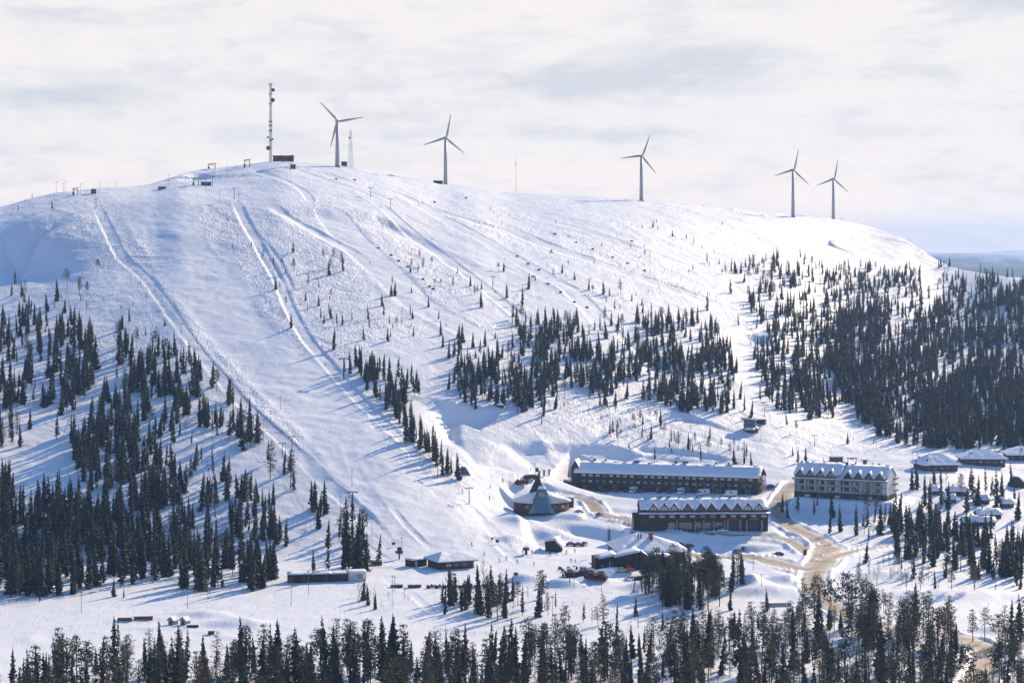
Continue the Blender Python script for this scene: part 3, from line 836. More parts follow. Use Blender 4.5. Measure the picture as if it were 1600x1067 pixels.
# stands: polygon in photograph pixels (where the trunks meet the snow), trees per 1000 px2, height range in metres, share of spruce / pine / birch
Z_ = [
 # left side of the hill
 ([(-60,480),(0,474),(20,455),(60,455),(100,462),(140,470),(135,500),(60,505),(-60,520)], 1.6, (7,11), (.85,.1,.05)),
 ([(-60,515),(60,505),(140,505),(152,560),(150,590),(120,650),(90,655),(60,665),(40,640),(-60,650)], 5.6, (9,14), (.95,.03,.02)),
 ([(-60,650),(40,640),(60,668),(40,700),(-60,705)], 2.6, (9,13), (.95,.03,.02)),
 ([(-60,745),(0,745),(35,780),(50,800),(-60,800)], 4.0, (10,14), (.95,.03,.02)),
 ([(165,470),(215,480),(240,520),(270,545),(235,548),(180,520)], 1.2, (6,9), (.55,.15,.3)),
 ([(180,525),(225,530),(290,560),(345,610),(378,640),(410,690),(400,720),(345,690),(290,650),(215,625),(180,600)], 4.6, (10,15), (.85,.12,.03)),
 ([(150,610),(215,625),(290,650),(300,680),(250,700),(240,690),(165,650)], 3.0, (9,14), (.9,.05,.05)),
 ([(108,690),(160,655),(235,690),(255,740),(262,800),(215,800),(140,765),(112,730)], 6.0, (11,16), (.95,.04,.01)),
 ([(235,690),(330,690),(345,730),(255,760)], 0.5, (8,12), (.8,.15,.05)),
 ([(255,720),(300,720),(330,735),(380,760),(410,790),(440,850),(400,845),(330,850),(270,810)], 2.9, (10,14), (.9,.08,.02)),
 ([(410,770),(450,800),(470,850),(440,850)], 1.6, (9,13), (.9,.08,.02)),
 ([(-60,800),(50,800),(120,780),(205,812),(270,835),(330,865),(400,875),(430,900),(430,925),(330,925),(220,915),(100,930),(-60,940)], 6.2, (11,17), (.96,.03,.01)),
 ([(-60,930),(100,925),(330,925),(440,918),(440,935),(100,945),(-60,948)], 0.8, (3,7), (.7,.1,.2)),
 ([(440,700),(465,745),(430,750),(415,720)], 1.6, (9,12), (.9,.1,0)),
 ([(480,790),(560,820),(575,880),(545,890),(500,840)], 1.5, (10,14), (.9,.1,0)),
 ([(535,840),(575,850),(572,892),(535,888)], 4.0, (11,15), (.95,.05,0)),
 # scattered on the upper hill
 ([(380,380),(500,390),(560,420),(660,420),(720,430),(800,480),(760,500),(700,480),(620,520),(560,520),(440,520)], 0.8, (5,9), (.6,.25,.15)),
 ([(440,480),(560,470),(700,500),(800,520),(780,545),(600,545),(520,520)], 0.9, (6,9), (.8,.1,.1)),
 ([(660,320),(900,345),(1080,350),(1080,420),(960,400),(800,360)], 0.22, (2,4.5), (.5,.3,.2)),
 ([(800,400),(1000,440),(1150,470),(1180,540),(1040,500),(900,470),(780,450)], 0.55, (5,8), (.6,.2,.2)),
 ([(960,340),(1100,360),(1200,390),(1180,430),(1040,420),(960,380)], 0.45, (3,6), (.6,.2,.2)),
 ([(700,420),(850,470),(960,510),(900,520),(760,490)], 0.5, (5,9), (.6,.2,.2)),
 ([(780,285),(1300,340),(1300,350),(1100,335),(900,318),(780,310)], 0.25, (1.5,3), (.3,.4,.3)),
 ([(0,305),(100,300),(100,325),(0,335)], 1.2, (3,6), (.6,.4,0)),
 # middle stands
 ([(536,580),(560,570),(620,570),(655,598),(652,615),(620,655),(600,645),(585,615),(540,590)], 6.0, (9,13.5), (.95,.04,.01)),
 ([(615,650),(640,650),(665,690),(690,725),(715,748),(695,752),(668,720),(640,695)], 4.2, (9,13), (.9,.1,0)),
 ([(700,565),(780,560),(840,585),(855,620),(850,650),(800,640),(740,640),(712,610)], 5.2, (9,13), (.93,.05,.02)),
 ([(690,545),(760,545),(760,565),(700,565)], 2.5, (8,11), (.9,.05,.05)),
 ([(800,500),(850,505),(945,545),(1000,580),(1090,610),(1145,625),(1148,650),(1060,642),(980,620),(900,610),(850,620),(820,570)], 5.2, (9,13), (.93,.05,.02)),
 ([(850,545),(940,560),(990,600),(930,620),(860,600)], 2.5, (9,12), (.93,.05,.02)),
 ([(985,510),(1010,495),(1110,505),(1135,540),(1145,580),(1080,590),(1000,570)], 8.5, (9,13), (.97,.03,0)),
 ([(1180,550),(1245,545),(1290,590),(1315,650),(1260,660),(1210,640),(1185,600)], 5.0, (10,13), (.95,.04,.01)),
 ([(1148,600),(1185,610),(1210,650),(1160,655)], 2.6, (9,12), (.95,.04,.01)),
 ([(850,620),(950,630),(1060,650),(1060,680),(950,680),(860,655)], 1.6, (5,9), (.45,.2,.35)),
 ([(940,660),(1000,660),(1060,680),(1120,690),(1130,708),(1040,712),(990,690),(940,690)], 4.0, (5,9), (.25,.2,.55)),
 ([(790,640),(850,650),(850,670),(800,668)], 1.0, (4,7), (.4,.2,.4)),
 ([(1085,700),(1210,705),(1230,728),(1150,730),(1090,722)], 1.3, (6,10), (.5,.2,.3)),
 ([(1230,700),(1370,700),(1370,722),(1240,715)], 1.2, (4,8), (.3,.2,.5)),
 ([(1150,645),(1400,690),(1400,715),(1300,712),(1150,672)], 0.7, (5,9), (.5,.1,.4)),
 # wind-bitten scrub and dwarf trees
 ([(1200,400),(1300,408),(1440,425),(1420,450),(1300,470),(1220,440)], 5.5, (6.5,10.5), (.75,.2,.05)),
 ([(1150,420),(1300,425),(1320,520),(1330,640),(1240,650),(1175,560),(1215,500)], 3.7, (7.5,12), (.85,.1,.05)),
 ([(840,500),(985,505),(1010,590),(900,600),(840,560)], 3.6, (8,12), (.9,.07,.03)),
 ([(1060,395),(1200,400),(1210,440),(1150,440),(1080,425)], 2.0, (4,8), (.6,.25,.15)),
 ([(1170,470),(1300,480),(1330,600),(1300,660),(1230,640),(1190,560)], 4.6, (8.5,13), (.9,.07,.03)),
 ([(1000,560),(1145,560),(1148,655),(1060,645),(1000,610)], 4.5, (9,13), (.95,.05,0)),
 ([(700,540),(850,500),(1000,560),(1145,600),(1145,650),(1000,640),(850,640),(720,640)], 1.9, (8,12), (.85,.08,.07)),
 ([(770,296),(1340,342),(1340,350),(1100,333),(900,315),(770,305)], 2.2, (1.2,3.0), (.2,.3,.5)),
 ([(0,316),(240,284),(240,292),(0,326)], 2.0, (1.4,3.4), (.3,.3,.4)),
 ([(440,262),(700,296),(800,320),(640,300),(440,280)], 0.5, (.9,2.0), (.2,.3,.5)),
 ([(560,300),(800,330),(1080,350),(1200,420),(1180,520),(1000,470),(800,420),(620,380)], 0.8, (1.2,2.6), (.1,.15,.75)),
 ([(700,400),(1000,450),(1180,520),(1180,560),(1000,500),(820,500),(700,470)], 1.4, (1.5,4.0), (.2,.1,.7)),
 ([(440,400),(620,400),(780,480),(700,540),(520,530)], 0.8, (1.5,3.5), (.15,.1,.75)),
 ([(170,450),(250,490),(300,560),(240,560),(180,500)], 2.2, (2,5), (.2,.1,.7)),
 ([(0,285),(240,290),(240,320),(60,345),(0,345)], 0.5, (1.2,2.4), (.2,.3,.5)),
 ([(900,340),(1200,350),(1220,400),(1080,395),(960,370)], 1.2, (1.5,3.2), (.35,.15,.5)),
 ([(850,640),(1150,680),(1200,715),(1000,715),(860,690)], 1.2, (2,5), (.1,.1,.8)),
 ([(1220,640),(1380,690),(1380,720),(1240,715)], 1.4, (3,6), (.15,.05,.8)),
 ([(1180,545),(1110,540),(1180,600),(1240,650),(1140,640)], 0.9, (6,11), (.8,.1,.1)),
 ([(640,560),(720,545),(860,500),(960,560),(900,640),(720,640)], 0.9, (5,11), (.8,.1,.1)),
 # right slope forest
 ([(1120,430),(1200,405),(1300,415),(1430,425),(1400,445),(1350,455),(1300,480),(1240,470),(1180,450)], 4.2, (6,10), (.75,.2,.05)),
 ([(1180,450),(1300,480),(1310,560),(1270,540),(1230,510)], 3.4, (8,12), (.85,.1,.05)),
 ([(1290,470),(1350,440),(1430,430),(1490,440),(1500,470),(1300,520)], 8.6, (7,12), (.92,.08,0)),
 ([(1292,500),(1500,465),(1500,440),(1665,450),(1665,700),(1560,703),(1440,700),(1385,690),(1345,665),(1315,620),(1290,570)], 8.7, (8.5,14.5), (.97,.03,0)),
 ([(1460,412),(1665,440),(1665,455),(1500,445),(1470,425)], 4.5, (7,10), (.95,.05,0)),
 # cabins and below
 ([(1425,745),(1660,745),(1660,800),(1425,790)], 0.5, (10,14), (.9,.1,0)),
 ([(1372,815),(1430,805),(1500,838),(1660,858),(1660,905),(1520,905),(1450,885),(1390,870)], 5.0, (10,14), (.93,.05,.02)),
 ([(1290,810),(1375,790),(1385,850),(1320,850)], 1.5, (9,13), (.6,.1,.3)),
 ([(1200,782),(1290,790),(1290,830),(1240,820)], 0.5, (7,10), (1,0,0)),
 ([(1330,860),(1450,880),(1500,920),(1400,935),(1340,905)], 3.4, (6,10), (.1,.1,.8)),
 ([(1400,880),(1660,905),(1660,930),(1420,925)], 1.3, (6,10), (.6,.1,.3)),
 ([(1300,900),(1360,910),(1400,960),(1340,960),(1290,930)], 1.4, (8,12), (.2,.6,.2)),
 # base area
 ([(1005,915),(1060,905),(1145,920),(1150,948),(1080,955),(1010,945)], 7.0, (11,15), (.25,.7,.05)),
 ([(1140,885),(1165,890),(1160,915),(1140,910)], 3.0, (9,12), (.4,.5,.1)),
 ([(555,930),(640,935),(640,955),(560,952)], 4.0, (4,9), (.15,.1,.75)),
 ([(685,935),(850,930),(860,965),(780,972),(690,960)], 4.2, (6,13), (.55,.3,.15)),
 ([(860,975),(945,975),(940,1000),(880,1000)], 1.0, (6,10), (.5,.3,.2)),
 # foreground
 ([(0,1075),(60,1080),(60,1130),(-60,1130)], 1.6, (10,14), (.8,.1,.1)),
 ([(60,1058),(180,1050),(400,1050),(560,1045),(700,1050),(800,1040),(800,1135),(-60,1135),(30,1100)], 3.6, (9,16.5), (.45,.40,.15)),
 ([(180,1010),(380,1022),(380,1050),(180,1050)], 0.7, (8,12), (.8,.1,.1)),
 ([(800,1030),(1000,1015),(1100,1035),(1100,1135),(800,1135)], 4.2, (7,15.5), (.3,.35,.35)),
 ([(1050,1000),(1150,985),(1240,975),(1400,990),(1660,1000),(1660,1135),(1050,1135)], 4.6, (6.5,14), (.2,.42,.38)),
 ([(1240,955),(1400,965),(1600,1000),(1660,1010),(1660,1040),(1400,1020),(1240,990)], 2.4, (12,16), (.15,.75,.1)),
 ([(940,955),(1200,950),(1240,985),(1050,1010),(940,1000)], 0.8, (5,9), (.3,.2,.5)),
 ([(1330,930),(1660,925),(1660,950),(1450,960)], 0.9, (4,8), (.4,.2,.4)),
]
# single trees read off the photograph: (column, foot row, height in px of the photograph, kind)
SINGLE = [
 (458,423,20,'p'),(446,427,9,'s'),(520,414,28,'p'),(536,424,26,'s'),(505,404,15,'p'),(516,419,18,'p'),(481,447,20,'p'),(498,452,18,'s'),(477,473,19,'s'),(447,478,17,'p'),(517,464,14,'p'),(498,478,18,'s'),(501,498,20,'s'),
 (446,496,8,'s'),(526,508,20,'s'),(535,508,23,'s'),(550,499,14,'s'),(597,478,20,'s'),(641,495,20,'s'),(521,546,36,'s'),(656,405,17,'p'),(653,426,17,'s'),(661,419,18,'p'),(675,415,15,'p'),(643,416,14,'p'),(679,448,14,'p'),(708,445,15,'s'),
 (646,525,16,'s'),(688,446,10,'p'),(752,481,26,'s'),(746,460,16,'p'),(792,466,26,'s'),(826,452,26,'s'),(816,476,30,'s'),(788,424,12,'p'),(779,423,14,'p'),(787,424,15,'s'),(364,389,12,'s'),(393,384,9,'s'),(861,403,14,'p'),(888,415,9,'p'),(865,433,15,'p'),
 (928,416,13,'p'),(898,437,14,'s'),(940,388,9,'p'),(1008,401,12,'p'),(1015,401,9,'p'),(920,453,20,'s'),(943,460,25,'s'),(970,460,26,'p'),(987,470,14,'s'),(960,485,20,'s'),(969,484,10,'s'),(1105,412,20,'s'),(1084,381,12,'s'),(1072,374,10,'s'),
 (1076,426,8,'s'),(1142,458,24,'s'),(1168,460,16,'s'),(1178,476,28,'s'),(1188,492,26,'s'),(1154,508,20,'s'),(1140,570,36,'s'),(1137,552,20,'s'),(1150,582,26,'s'),(1105,485,30,'s'),(1020,355,12,'s'),(1028,362,9,'p'),(868,352,10,'p'),
 (23,448,28,'s'),(18,462,22,'s'),(153,425,22,'p'),(105,452,34,'p'),(90,470,36,'s'),(124,462,32,'p'),(136,462,24,'p'),(162,475,12,'b'),(183,473,14,'b'),
 (32,698,38,'s'),(17,690,44,'s'),(88,687,40,'s'),(149,577,56,'s'),(243,680,34,'s'),(268,693,34,'s'),(97,575,10,'s'),(275,575,32,'s'),
 (422,748,62,'p'),(454,763,64,'p'),(459,764,34,'s'),(508,803,56,'s'),(492,800,46,'s'),(500,800,34,'s'),(513,894,54,'s'),(490,892,36,'s'),(437,852,40,'s'),(447,853,46,'s'),(423,840,58,'s'),(432,850,40,'s'),(412,845,38,'s'),
 (545,890,118,'s'),(558,894,98,'s'),(540,890,60,'s'),(550,865,60,'s'),(572,892,62,'s'),(592,886,54,'s'),(678,720,56,'s'),(677,676,14,'s'),(716,749,44,'s'),(699,740,42,'s'),(691,742,34,'s'),(705,742,32,'s'),
 (655,620,32,'s'),(635,690,46,'s'),(641,680,44,'s'),(648,672,28,'s'),(658,690,46,'s'),(604,640,30,'s'),
 (1095,722,30,'s'),(1147,724,26,'s'),(1163,724,20,'s'),(1174,726,22,'s'),(1126,700,18,'p'),(1247,724,28,'s'),(1259,721,24,'s'),(1287,723,10,'s'),(1147,700,18,'p'),(1023,722,26,'s'),
 (1222,800,34,'s'),(1231,810,36,'s'),(1247,802,36,'s'),(1272,805,30,'s'),(1296,833,44,'s'),(1338,836,52,'s'),(1350,835,44,'b'),(1376,835,50,'s'),(1400,842,44,'s'),(1408,835,48,'s'),(1421,822,40,'s'),
 (1425,765,38,'s'),(1434,765,32,'s'),(1460,756,34,'s'),(1478,758,30,'b'),(1521,775,46,'s'),(1540,771,44,'s'),(1550,772,30,'s'),(1558,792,60,'s'),(1581,760,40,'s'),(1565,775,40,'s'),(1445,790,54,'s'),(1452,800,56,'s'),(1471,795,60,'s'),(1482,795,44,'s'),(1510,800,44,'s'),(1527,790,50,'s'),(1590,812,46,'s'),(1502,778,40,'p'),
 (768,950,70,'s'),(745,955,40,'p'),(755,930,60,'b'),(730,940,44,'s'),(846,935,40,'s'),(763,965,60,'s'),(789,965,48,'s'),(727,952,44,'s'),(711,940,48,'s'),(700,920,36,'b'),
 (911,972,32,'s'),(935,985,40,'p'),(925,975,28,'b'),(868,950,30,'s'),(943,975,50,'p'),(1143,1042,30,'b'),
 (20,1067,58,'s'),(38,1075,50,'s'),(70,1072,56,'s'),(92,1078,60,'s'),(120,1068,80,'p'),(180,1068,108,'s'),(228,1060,66,'s'),(254,1058,92,'s'),(276,1062,72,'s'),(200,1065,78,'p'),(168,1066,76,'p'),(157,1064,74,'s'),(112,1070,60,'s'),
 (575,1066,104,'p'),(434,1070,106,'s'),(450,1072,84,'p'),(503,1068,88,'p'),(512,1066,108,'s'),(526,1065,104,'p'),(553,1066,90,'p'),(617,1068,112,'s'),(630,1066,96,'p'),(705,1070,80,'p'),(711,1068,92,'p'),(598,1066,98,'s'),(478,1066,66,'s'),
 (832,1040,70,'p'),(853,1040,70,'p'),(888,1062,92,'p'),(949,1058,92,'p'),(1190,1050,90,'p'),(1107,1040,90,'s'),(1155,1060,110,'s'),(1257,1012,100,'p'),(1280,1012,90,'s'),(1236,985,50,'p'),(1328,980,90,'p'),(1345,985,84,'p'),(1366,985,70,'p'),(1388,990,70,'p'),
 (1420,985,66,'p'),(1433,990,74,'p'),(1450,985,66,'p'),(1486,1000,74,'p'),(1520,1003,54,'p'),(1538,1002,56,'p'),(1560,1015,60,'p'),(1575,1012,54,'p'),(1588,1015,60,'p'),(1376,1060,100,'s'),(1450,1060,90,'p'),(1565,1060,70,'p'),(1590,1062,60,'b'),
 (1210,1060,70,'s'),(1320,1062,100,'p'),(1480,1070,60,'b'),(1228,1020,70,'p'),
]
AVOID = []       # (x, y, radius) kept clear of trees; filled from the building plots and roads
def avoid_site(S, margin=3):
    a = S['o']; u = Vector((math.cos(S['rz']), math.sin(S['rz']), 0)); v = Vector((-u.y, u.x, 0))
    n = max(1, int(S['len']/8))
    for k in range(n+1):
        p = a+u*S['len']*k/n+v*S['dep']/2
        AVOID.append((p.x, p.y, S['dep']/2+margin))
for S in (S_UP, S_LOW, S_WHITE, S_CAFE, S_SHED, S_ROW, S_REST, S_CONE): avoid_site(S)
for l, zz, wd in road_lines:
    for q in l[::2]: AVOID.append((q[0], q[1], wd/2+1.5))
AV = np.array(AVOID)
trees = []      # (x, y, z, height, kind, px, py, single)
def add_tree(px, py, h, k, single=False, px_h=None):
    p = place(px, py)
    if single is False and len(AV) and (np.hypot(AV[:, 0]-p.x, AV[:, 1]-p.y) < AV[:, 2]).any(): return
    if px_h: h = px_h*p.y/F
    trees.append((p.x, p.y, p.z-0.15, h, k, px, py, single))
for poly, dens, (h0, h1), mix in Z_:
    DK = 2.9 if dens > 3.5 else 2.3 if dens > 1 else 1.4
    if min(q[1] for q in poly) > 950: DK = 2.0
    if dens == 8.7: DK = 5.6
    if max(q[0] for q in poly) < 460 and dens > 3.5: DK = 2.5
    xs = [q[0] for q in poly]; ys = [q[1] for q in poly]
    n = int((max(xs)-min(xs))*(max(ys)-min(ys))*dens/1000.0*DK)
    qx = RS.uniform(min(xs), max(xs), n); qy = RS.uniform(min(ys), max(ys), n)
    ok = inside(qx, qy, poly)
    # clumping
    cl_ = vnoise(qx/22.0, qy/14.0, 5)
    if dens < 8.8: ok &= (RS.rand(n) < np.clip(0.72+1.5*cl_, 0.06, 1.0))
    for a, b in zip(qx[ok], qy[ok]):
        u = RS.rand(); k = 's' if u < mix[0] else 'p' if u < mix[0]+mix[1] else 'b'
        h = h0+(h1-h0)*RS.rand()**0.8
        if RS.rand() < 0.22: h *= RS.uniform(0.4, 0.8)
        if k == 'b': h *= 0.72
        add_tree(a, b, h, k)
for a, b, hp, k in SINGLE: add_tree(a, b, 0, k, True, hp)
print('trees', len(trees), {k: sum(1 for t_ in trees if t_[4] == k) for k in 'spb'})
# the ~300 of each kind that show largest become objects of their own
LAND = [  # reference places a reader can find, photograph pixels
 (75,300,'the skyline at the far left'),(425,240,'the tall lattice mast'),(527,250,'the first wind turbine'),(700,290,'the second wind turbine'),(1003,315,'the third wind turbine'),(1240,335,'the fourth wind turbine'),
 (100,480,'the shaded left snow bowl'),(60,700,'the left edge clearing'),(200,600,'the left edge of the piste'),(330,620,'the lower left lift line'),(180,740,'the mid left forest'),(60,860,'the lower left forest'),(330,900,'the foot of the left forest'),
 (480,880,'the long dark row of huts'),(560,860,'the white end container'),(705,870,'the lift cafe'),(450,470,'the second lift line'),(640,430,'the row of small dark covers'),(600,600,'the spruce stand in mid slope'),(700,680,'the snow hollow'),(725,735,'the small A-frame hut'),
 (780,600,'the stand above the half pipe'),(920,580,'the mid slope wood'),(1060,540,'the dense square stand'),(1240,600,'the wood above the white hotel'),(1170,665,'the mid slope shed'),(1030,690,'the scrub above the long hotel'),(1040,740,'the long dark hotel'),(1100,800,'the gabled dark hotel'),(1320,745,'the white hotel'),
 (845,780,'the glass cone building'),(1470,730,'the nearest big log cabin'),(1530,715,'the middle big log cabin'),(1500,765,'the small snow-roofed cabins'),(1550,810,'the lowest snow-roofed cabins'),(1480,600,'the dense right-hand forest'),(1400,860,'the forest below the cabins'),
 (1300,820,'the shaded white hotel field'),(1270,870,'the road junction'),(1400,910,'the roadside birch thicket'),(1080,900,'the restaurant pine clump'),(980,870,'the restaurant'),(770,930,'the snowmobile wood'),(600,940,'the birch island'),(1180,910,'the junction snow heaps'),
 (110,1040,'the ploughed bottom-left loop'),(270,970,'the two small huts'),(400,1040,'the bottom edge left of centre'),(600,1040,'the bottom edge near the centre'),(760,1040,'the bottom tree gap'),(900,1030,'the lower edge right of centre'),(1050,1000,'the utility poles'),(1200,1020,'the lower edge under the heaps'),(1340,970,'the bend of the lower road'),(1350,1060,'the lower edge under the road bend'),(1500,980,'the lower right snow strip'),(1530,1040,'the bottom right road corner'),
]
def where(px, py):
    best = min(LAND, key=lambda q: (q[0]-px)**2+(1.5*(q[1]-py))**2)
    dx, dy = px-best[0], py-best[1]
    if abs(dx) < 18 and abs(dy) < 12: return 'right at '+best[2]
    if abs(dx) > abs(dy)*1.4: return ('just right of ' if dx > 0 else 'just left of ')+best[2]
    return ('just below ' if dy > 0 else 'just above ')+best[2]
sel = {}
for k in 'spb':
    idx = [i for i, t_ in enumerate(trees) if t_[4] == k and -5 < t_[5] < 1605 and t_[6]-t_[3]*F/t_[1] < 1060]
    idx.sort(key=lambda i: -(trees[i][3]/trees[i][1])*(1.15 if trees[i][7] else 1.0))
    sel[k] = set(idx[:298])
groups = {}
for k in 'spb':
    crowns, tr, nm, part = KIND[k]
    for i in sorted(sel[k]):
        x, y, z, h, _, px, py, sg = trees[i]
        rr = random.Random(i)
        hp = h*F/y
        size = 'towering' if h > 14.5 else 'tall' if h > 11.5 else 'medium' if h > 8 else 'small' if h > 5 else 'tiny'
        kindword = {'s': 'dark spruce', 'p': 'bare-stemmed pine', 'b': 'leafless birch'}[k]
        key = '%s %s %s' % (size, kindword, where(px, py-hp*0.4))
        root = thing(nm, key, {'s': 'spruce', 'p': 'pine', 'b': 'birch'}[k], (x, y, z), rr.uniform(0, 6.28))
        wx = rr.uniform(0.85, 1.25)
        root.scale = (h*wx, h*wx, h); root.rotation_euler = (rr.gauss(0, .03), rr.gauss(0, .03), rr.uniform(0, 6.28))
        link('trunk', tr, root); link(part, crowns[rr.randrange(len(crowns))], root)
        groups.setdefault(key, []).append((px, root))
for key, lst in groups.items():
    lst.sort(key=lambda q: q[0]); n = len(lst)
    if n == 1: lst[0][1]['label'] = key; continue
    OW = ['leftmost', 'second', 'third', 'fourth', 'fifth', 'sixth', 'seventh', 'eighth', 'ninth', 'tenth', 'eleventh', 'twelfth', 'thirteenth', 'fourteenth', 'fifteenth', 'sixteenth', 'seventeenth', 'eighteenth', 'nineteenth', 'twentieth']+['twenty-'+q for q in ('first', 'second', 'third', 'fourth', 'fifth', 'sixth', 'seventh', 'eighth', 'ninth')]+['thirtieth']+['thirty-'+q for q in ('first', 'second', 'third', 'fourth', 'fifth', 'sixth', 'seventh', 'eighth', 'ninth')]
    for j, (px, o) in enumerate(lst):
        pre = 'leftmost ' if j == 0 else 'rightmost ' if j == n-1 else (OW[j]+' from left, ' if j < len(OW) else 'towards the right, ')
        o['label'] = pre+key
        o['group'] = key+' group'
# the rest of each kind: one object each, instanced on points
def gn_forest(name, items, crowns, tr, kindlabel):
    me = bpy.data.meshes.new(name)
    me.vertices.add(len(items))
    me.vertices.foreach_set('co', np.array([(q[0], q[1], q[2]) for q in items], np.float32).ravel())
    o = link(name, me)
    for a_, t_ in (('size', 'FLOAT_VECTOR'), ('turn', 'FLOAT_VECTOR'), ('kindno', 'INT')): me.attributes.new(a_, t_, 'POINT')
    me.attributes['position'].data.foreach_set('vector', np.array([(q[0], q[1], q[2]) for q in items], np.float32).ravel())
    hs = np.array([q[3] for q in items]); wx = RS.uniform(0.85, 1.25, len(items))
    me.attributes['size'].data.foreach_set('vector', np.stack([hs*wx, hs*wx, hs], 1).astype(np.float32).ravel())
    lean = RS.normal(0, 0.042, (len(items), 2))
    me.attributes['turn'].data.foreach_set('vector', np.stack([lean[:, 0], lean[:, 1], RS.uniform(0, 6.28, len(items))], 1).astype(np.float32).ravel())
    me.attributes['kindno'].data.foreach_set('value', RS.randint(0, len(crowns), len(items)).astype(np.int32))
    ng = bpy.data.node_groups.new(name, 'GeometryNodeTree')
    ng.interface.new_socket('Geometry', in_out='INPUT', socket_type='NodeSocketGeometry')
    ng.interface.new_socket('Geometry', in_out='OUTPUT', socket_type='NodeSocketGeometry')
    gi = N(ng, 'NodeGroupInput'); go = N(ng, 'NodeGroupOutput')
    gti = N(ng, 'GeometryNodeGeometryToInstance')
    # sources: trunk and crown of trees that stand in the scene themselves
    ends = []
    for c in crowns:
        co = next(q for q in COL.objects if q.data is c); to = next(q for q in COL.objects if q.data is tr)
        jn = N(ng, 'GeometryNodeJoinGeometry')
        for so in (co, to):
            oi = N(ng, 'GeometryNodeObjectInfo', transform_space='ORIGINAL'); oi.inputs['Object'].default_value = so
            L(ng, oi.outputs['Geometry'], jn.inputs[0])
        ends.append(jn)
    for q in ends: L(ng, q.outputs[0], gti.inputs[0])
    iop = N(ng, 'GeometryNodeInstanceOnPoints')
    def attr(nm_, typ):
        a = N(ng, 'GeometryNodeInputNamedAttribute', data_type=typ); a.inputs['Name'].default_value = nm_; return a.outputs[0]
    L(ng, gi.outputs[0], iop.inputs['Points']); L(ng, gti.outputs[0], iop.inputs['Instance'])
    iop.inputs['Pick Instance'].default_value = True
    L(ng, attr('kindno', 'INT'), iop.inputs['Instance Index'])
    L(ng, attr('size', 'FLOAT_VECTOR'), iop.inputs['Scale'])
    er = N(ng, 'FunctionNodeEulerToRotation'); L(ng, attr('turn', 'FLOAT_VECTOR'), er.inputs[0]); L(ng, er.outputs[0], iop.inputs['Rotation'])
    L(ng, iop.outputs[0], go.inputs[0])
    md = o.modifiers.new('trees', 'NODES'); md.node_group = ng
    return tag(o, kind='stuff')
for k, nm in (('s', 'spruce_forest'), ('p', 'pine_wood'), ('b', 'birch_scrub')):
    items = [t_ for i, t_ in enumerate(trees) if t_[4] == k and i not in sel[k]]
    if items: gn_forest(nm, items, KIND[k][0], KIND[k][1], nm)
# ------------------------------------------------------------------ buildings
def box_mesh(name, x0, y0, z0, x1, y1, z1, mt):
    return MB().box(x0, y0, z0, x1, y1, z1).mesh(name, mt)
def window_set(parent, spots, w_, h_, pane, y=-0.06, frame='frame', nm='window', mull=1):
    """each window is a part (frame with depth) with its pane as a sub-part; spots = (x, z) of the lower left corner"""
    fm = MB(); t_ = 0.14
    fm.box(0, y-0.06, 0, w_, 0.05, t_); fm.box(0, y-0.06, h_-t_, w_, 0.05, h_)
    fm.box(0, y-0.06, t_, t_, 0.05, h_-t_); fm.box(w_-t_, y-0.06, t_, w_, 0.05, h_-t_)
    for k in range(mull):
        x = w_*(k+1)/(mull+1); fm.box(x-0.05, y-0.05, t_, x+0.05, 0.04, h_-t_)
    fme = fm.mesh(nm, M[frame])
    pm = {}
    for i, (x, z) in enumerate(spots):
        f_ = link(nm, fme, parent, (x, 0, z))
        pk = pane if isinstance(pane, str) else pane[i % len(pane)]
        if pk not in pm: pm[pk] = box_mesh('pane', t_, y, t_, w_-t_, 0.02, h_-t_, M[pk])
        link('pane', pm[pk], f_)
def snow_slab(mb, pts_low, pts_high, th, n=10, amp=0.25, seed=1):
    """snow lying on a roof plane between two eave points and two ridge points, with an uneven top"""
    a, b = Vector(pts_low[0]), Vector(pts_low[1]); c, d = Vector(pts_high[0]), Vector(pts_high[1])
    rr = random.Random(seed); m_ = 5
    top = []; bot = []
    for i in range(n+1):
        for j in range(m_+1):
            p = a.lerp(b, i/n).lerp(c.lerp(d, i/n), j/m_)
            e = min(i, n-i) == 0 or j == 0
            t_ = th*(0.55 if e else 1.0)*(1+rr.uniform(-amp, amp))
            top.append(p+Vector((0, 0, t_))); bot.append(p)
    W_ = m_+1; fs = []
    o = len(top)
    for i in range(n):
        for j in range(m_):
            q = i*W_+j
            fs.append((q, q+W_, q+W_+1, q+1)); fs.append((o+q, o+q+1, o+q+W_+1, o+q+W_))
    for i in range(n):
        q = i*W_; fs.append((q, o+q, o+q+W_, q+W_)); q += m_; fs.append((q, q+W_, o+q+W_, o+q))
    for j in range(m_):
        fs.append((j, j+1, o+j+1, o+j)); q = n*W_+j; fs.append((q, o+q, o+q+1, q+1))
    mb.add(top+bot, fs)
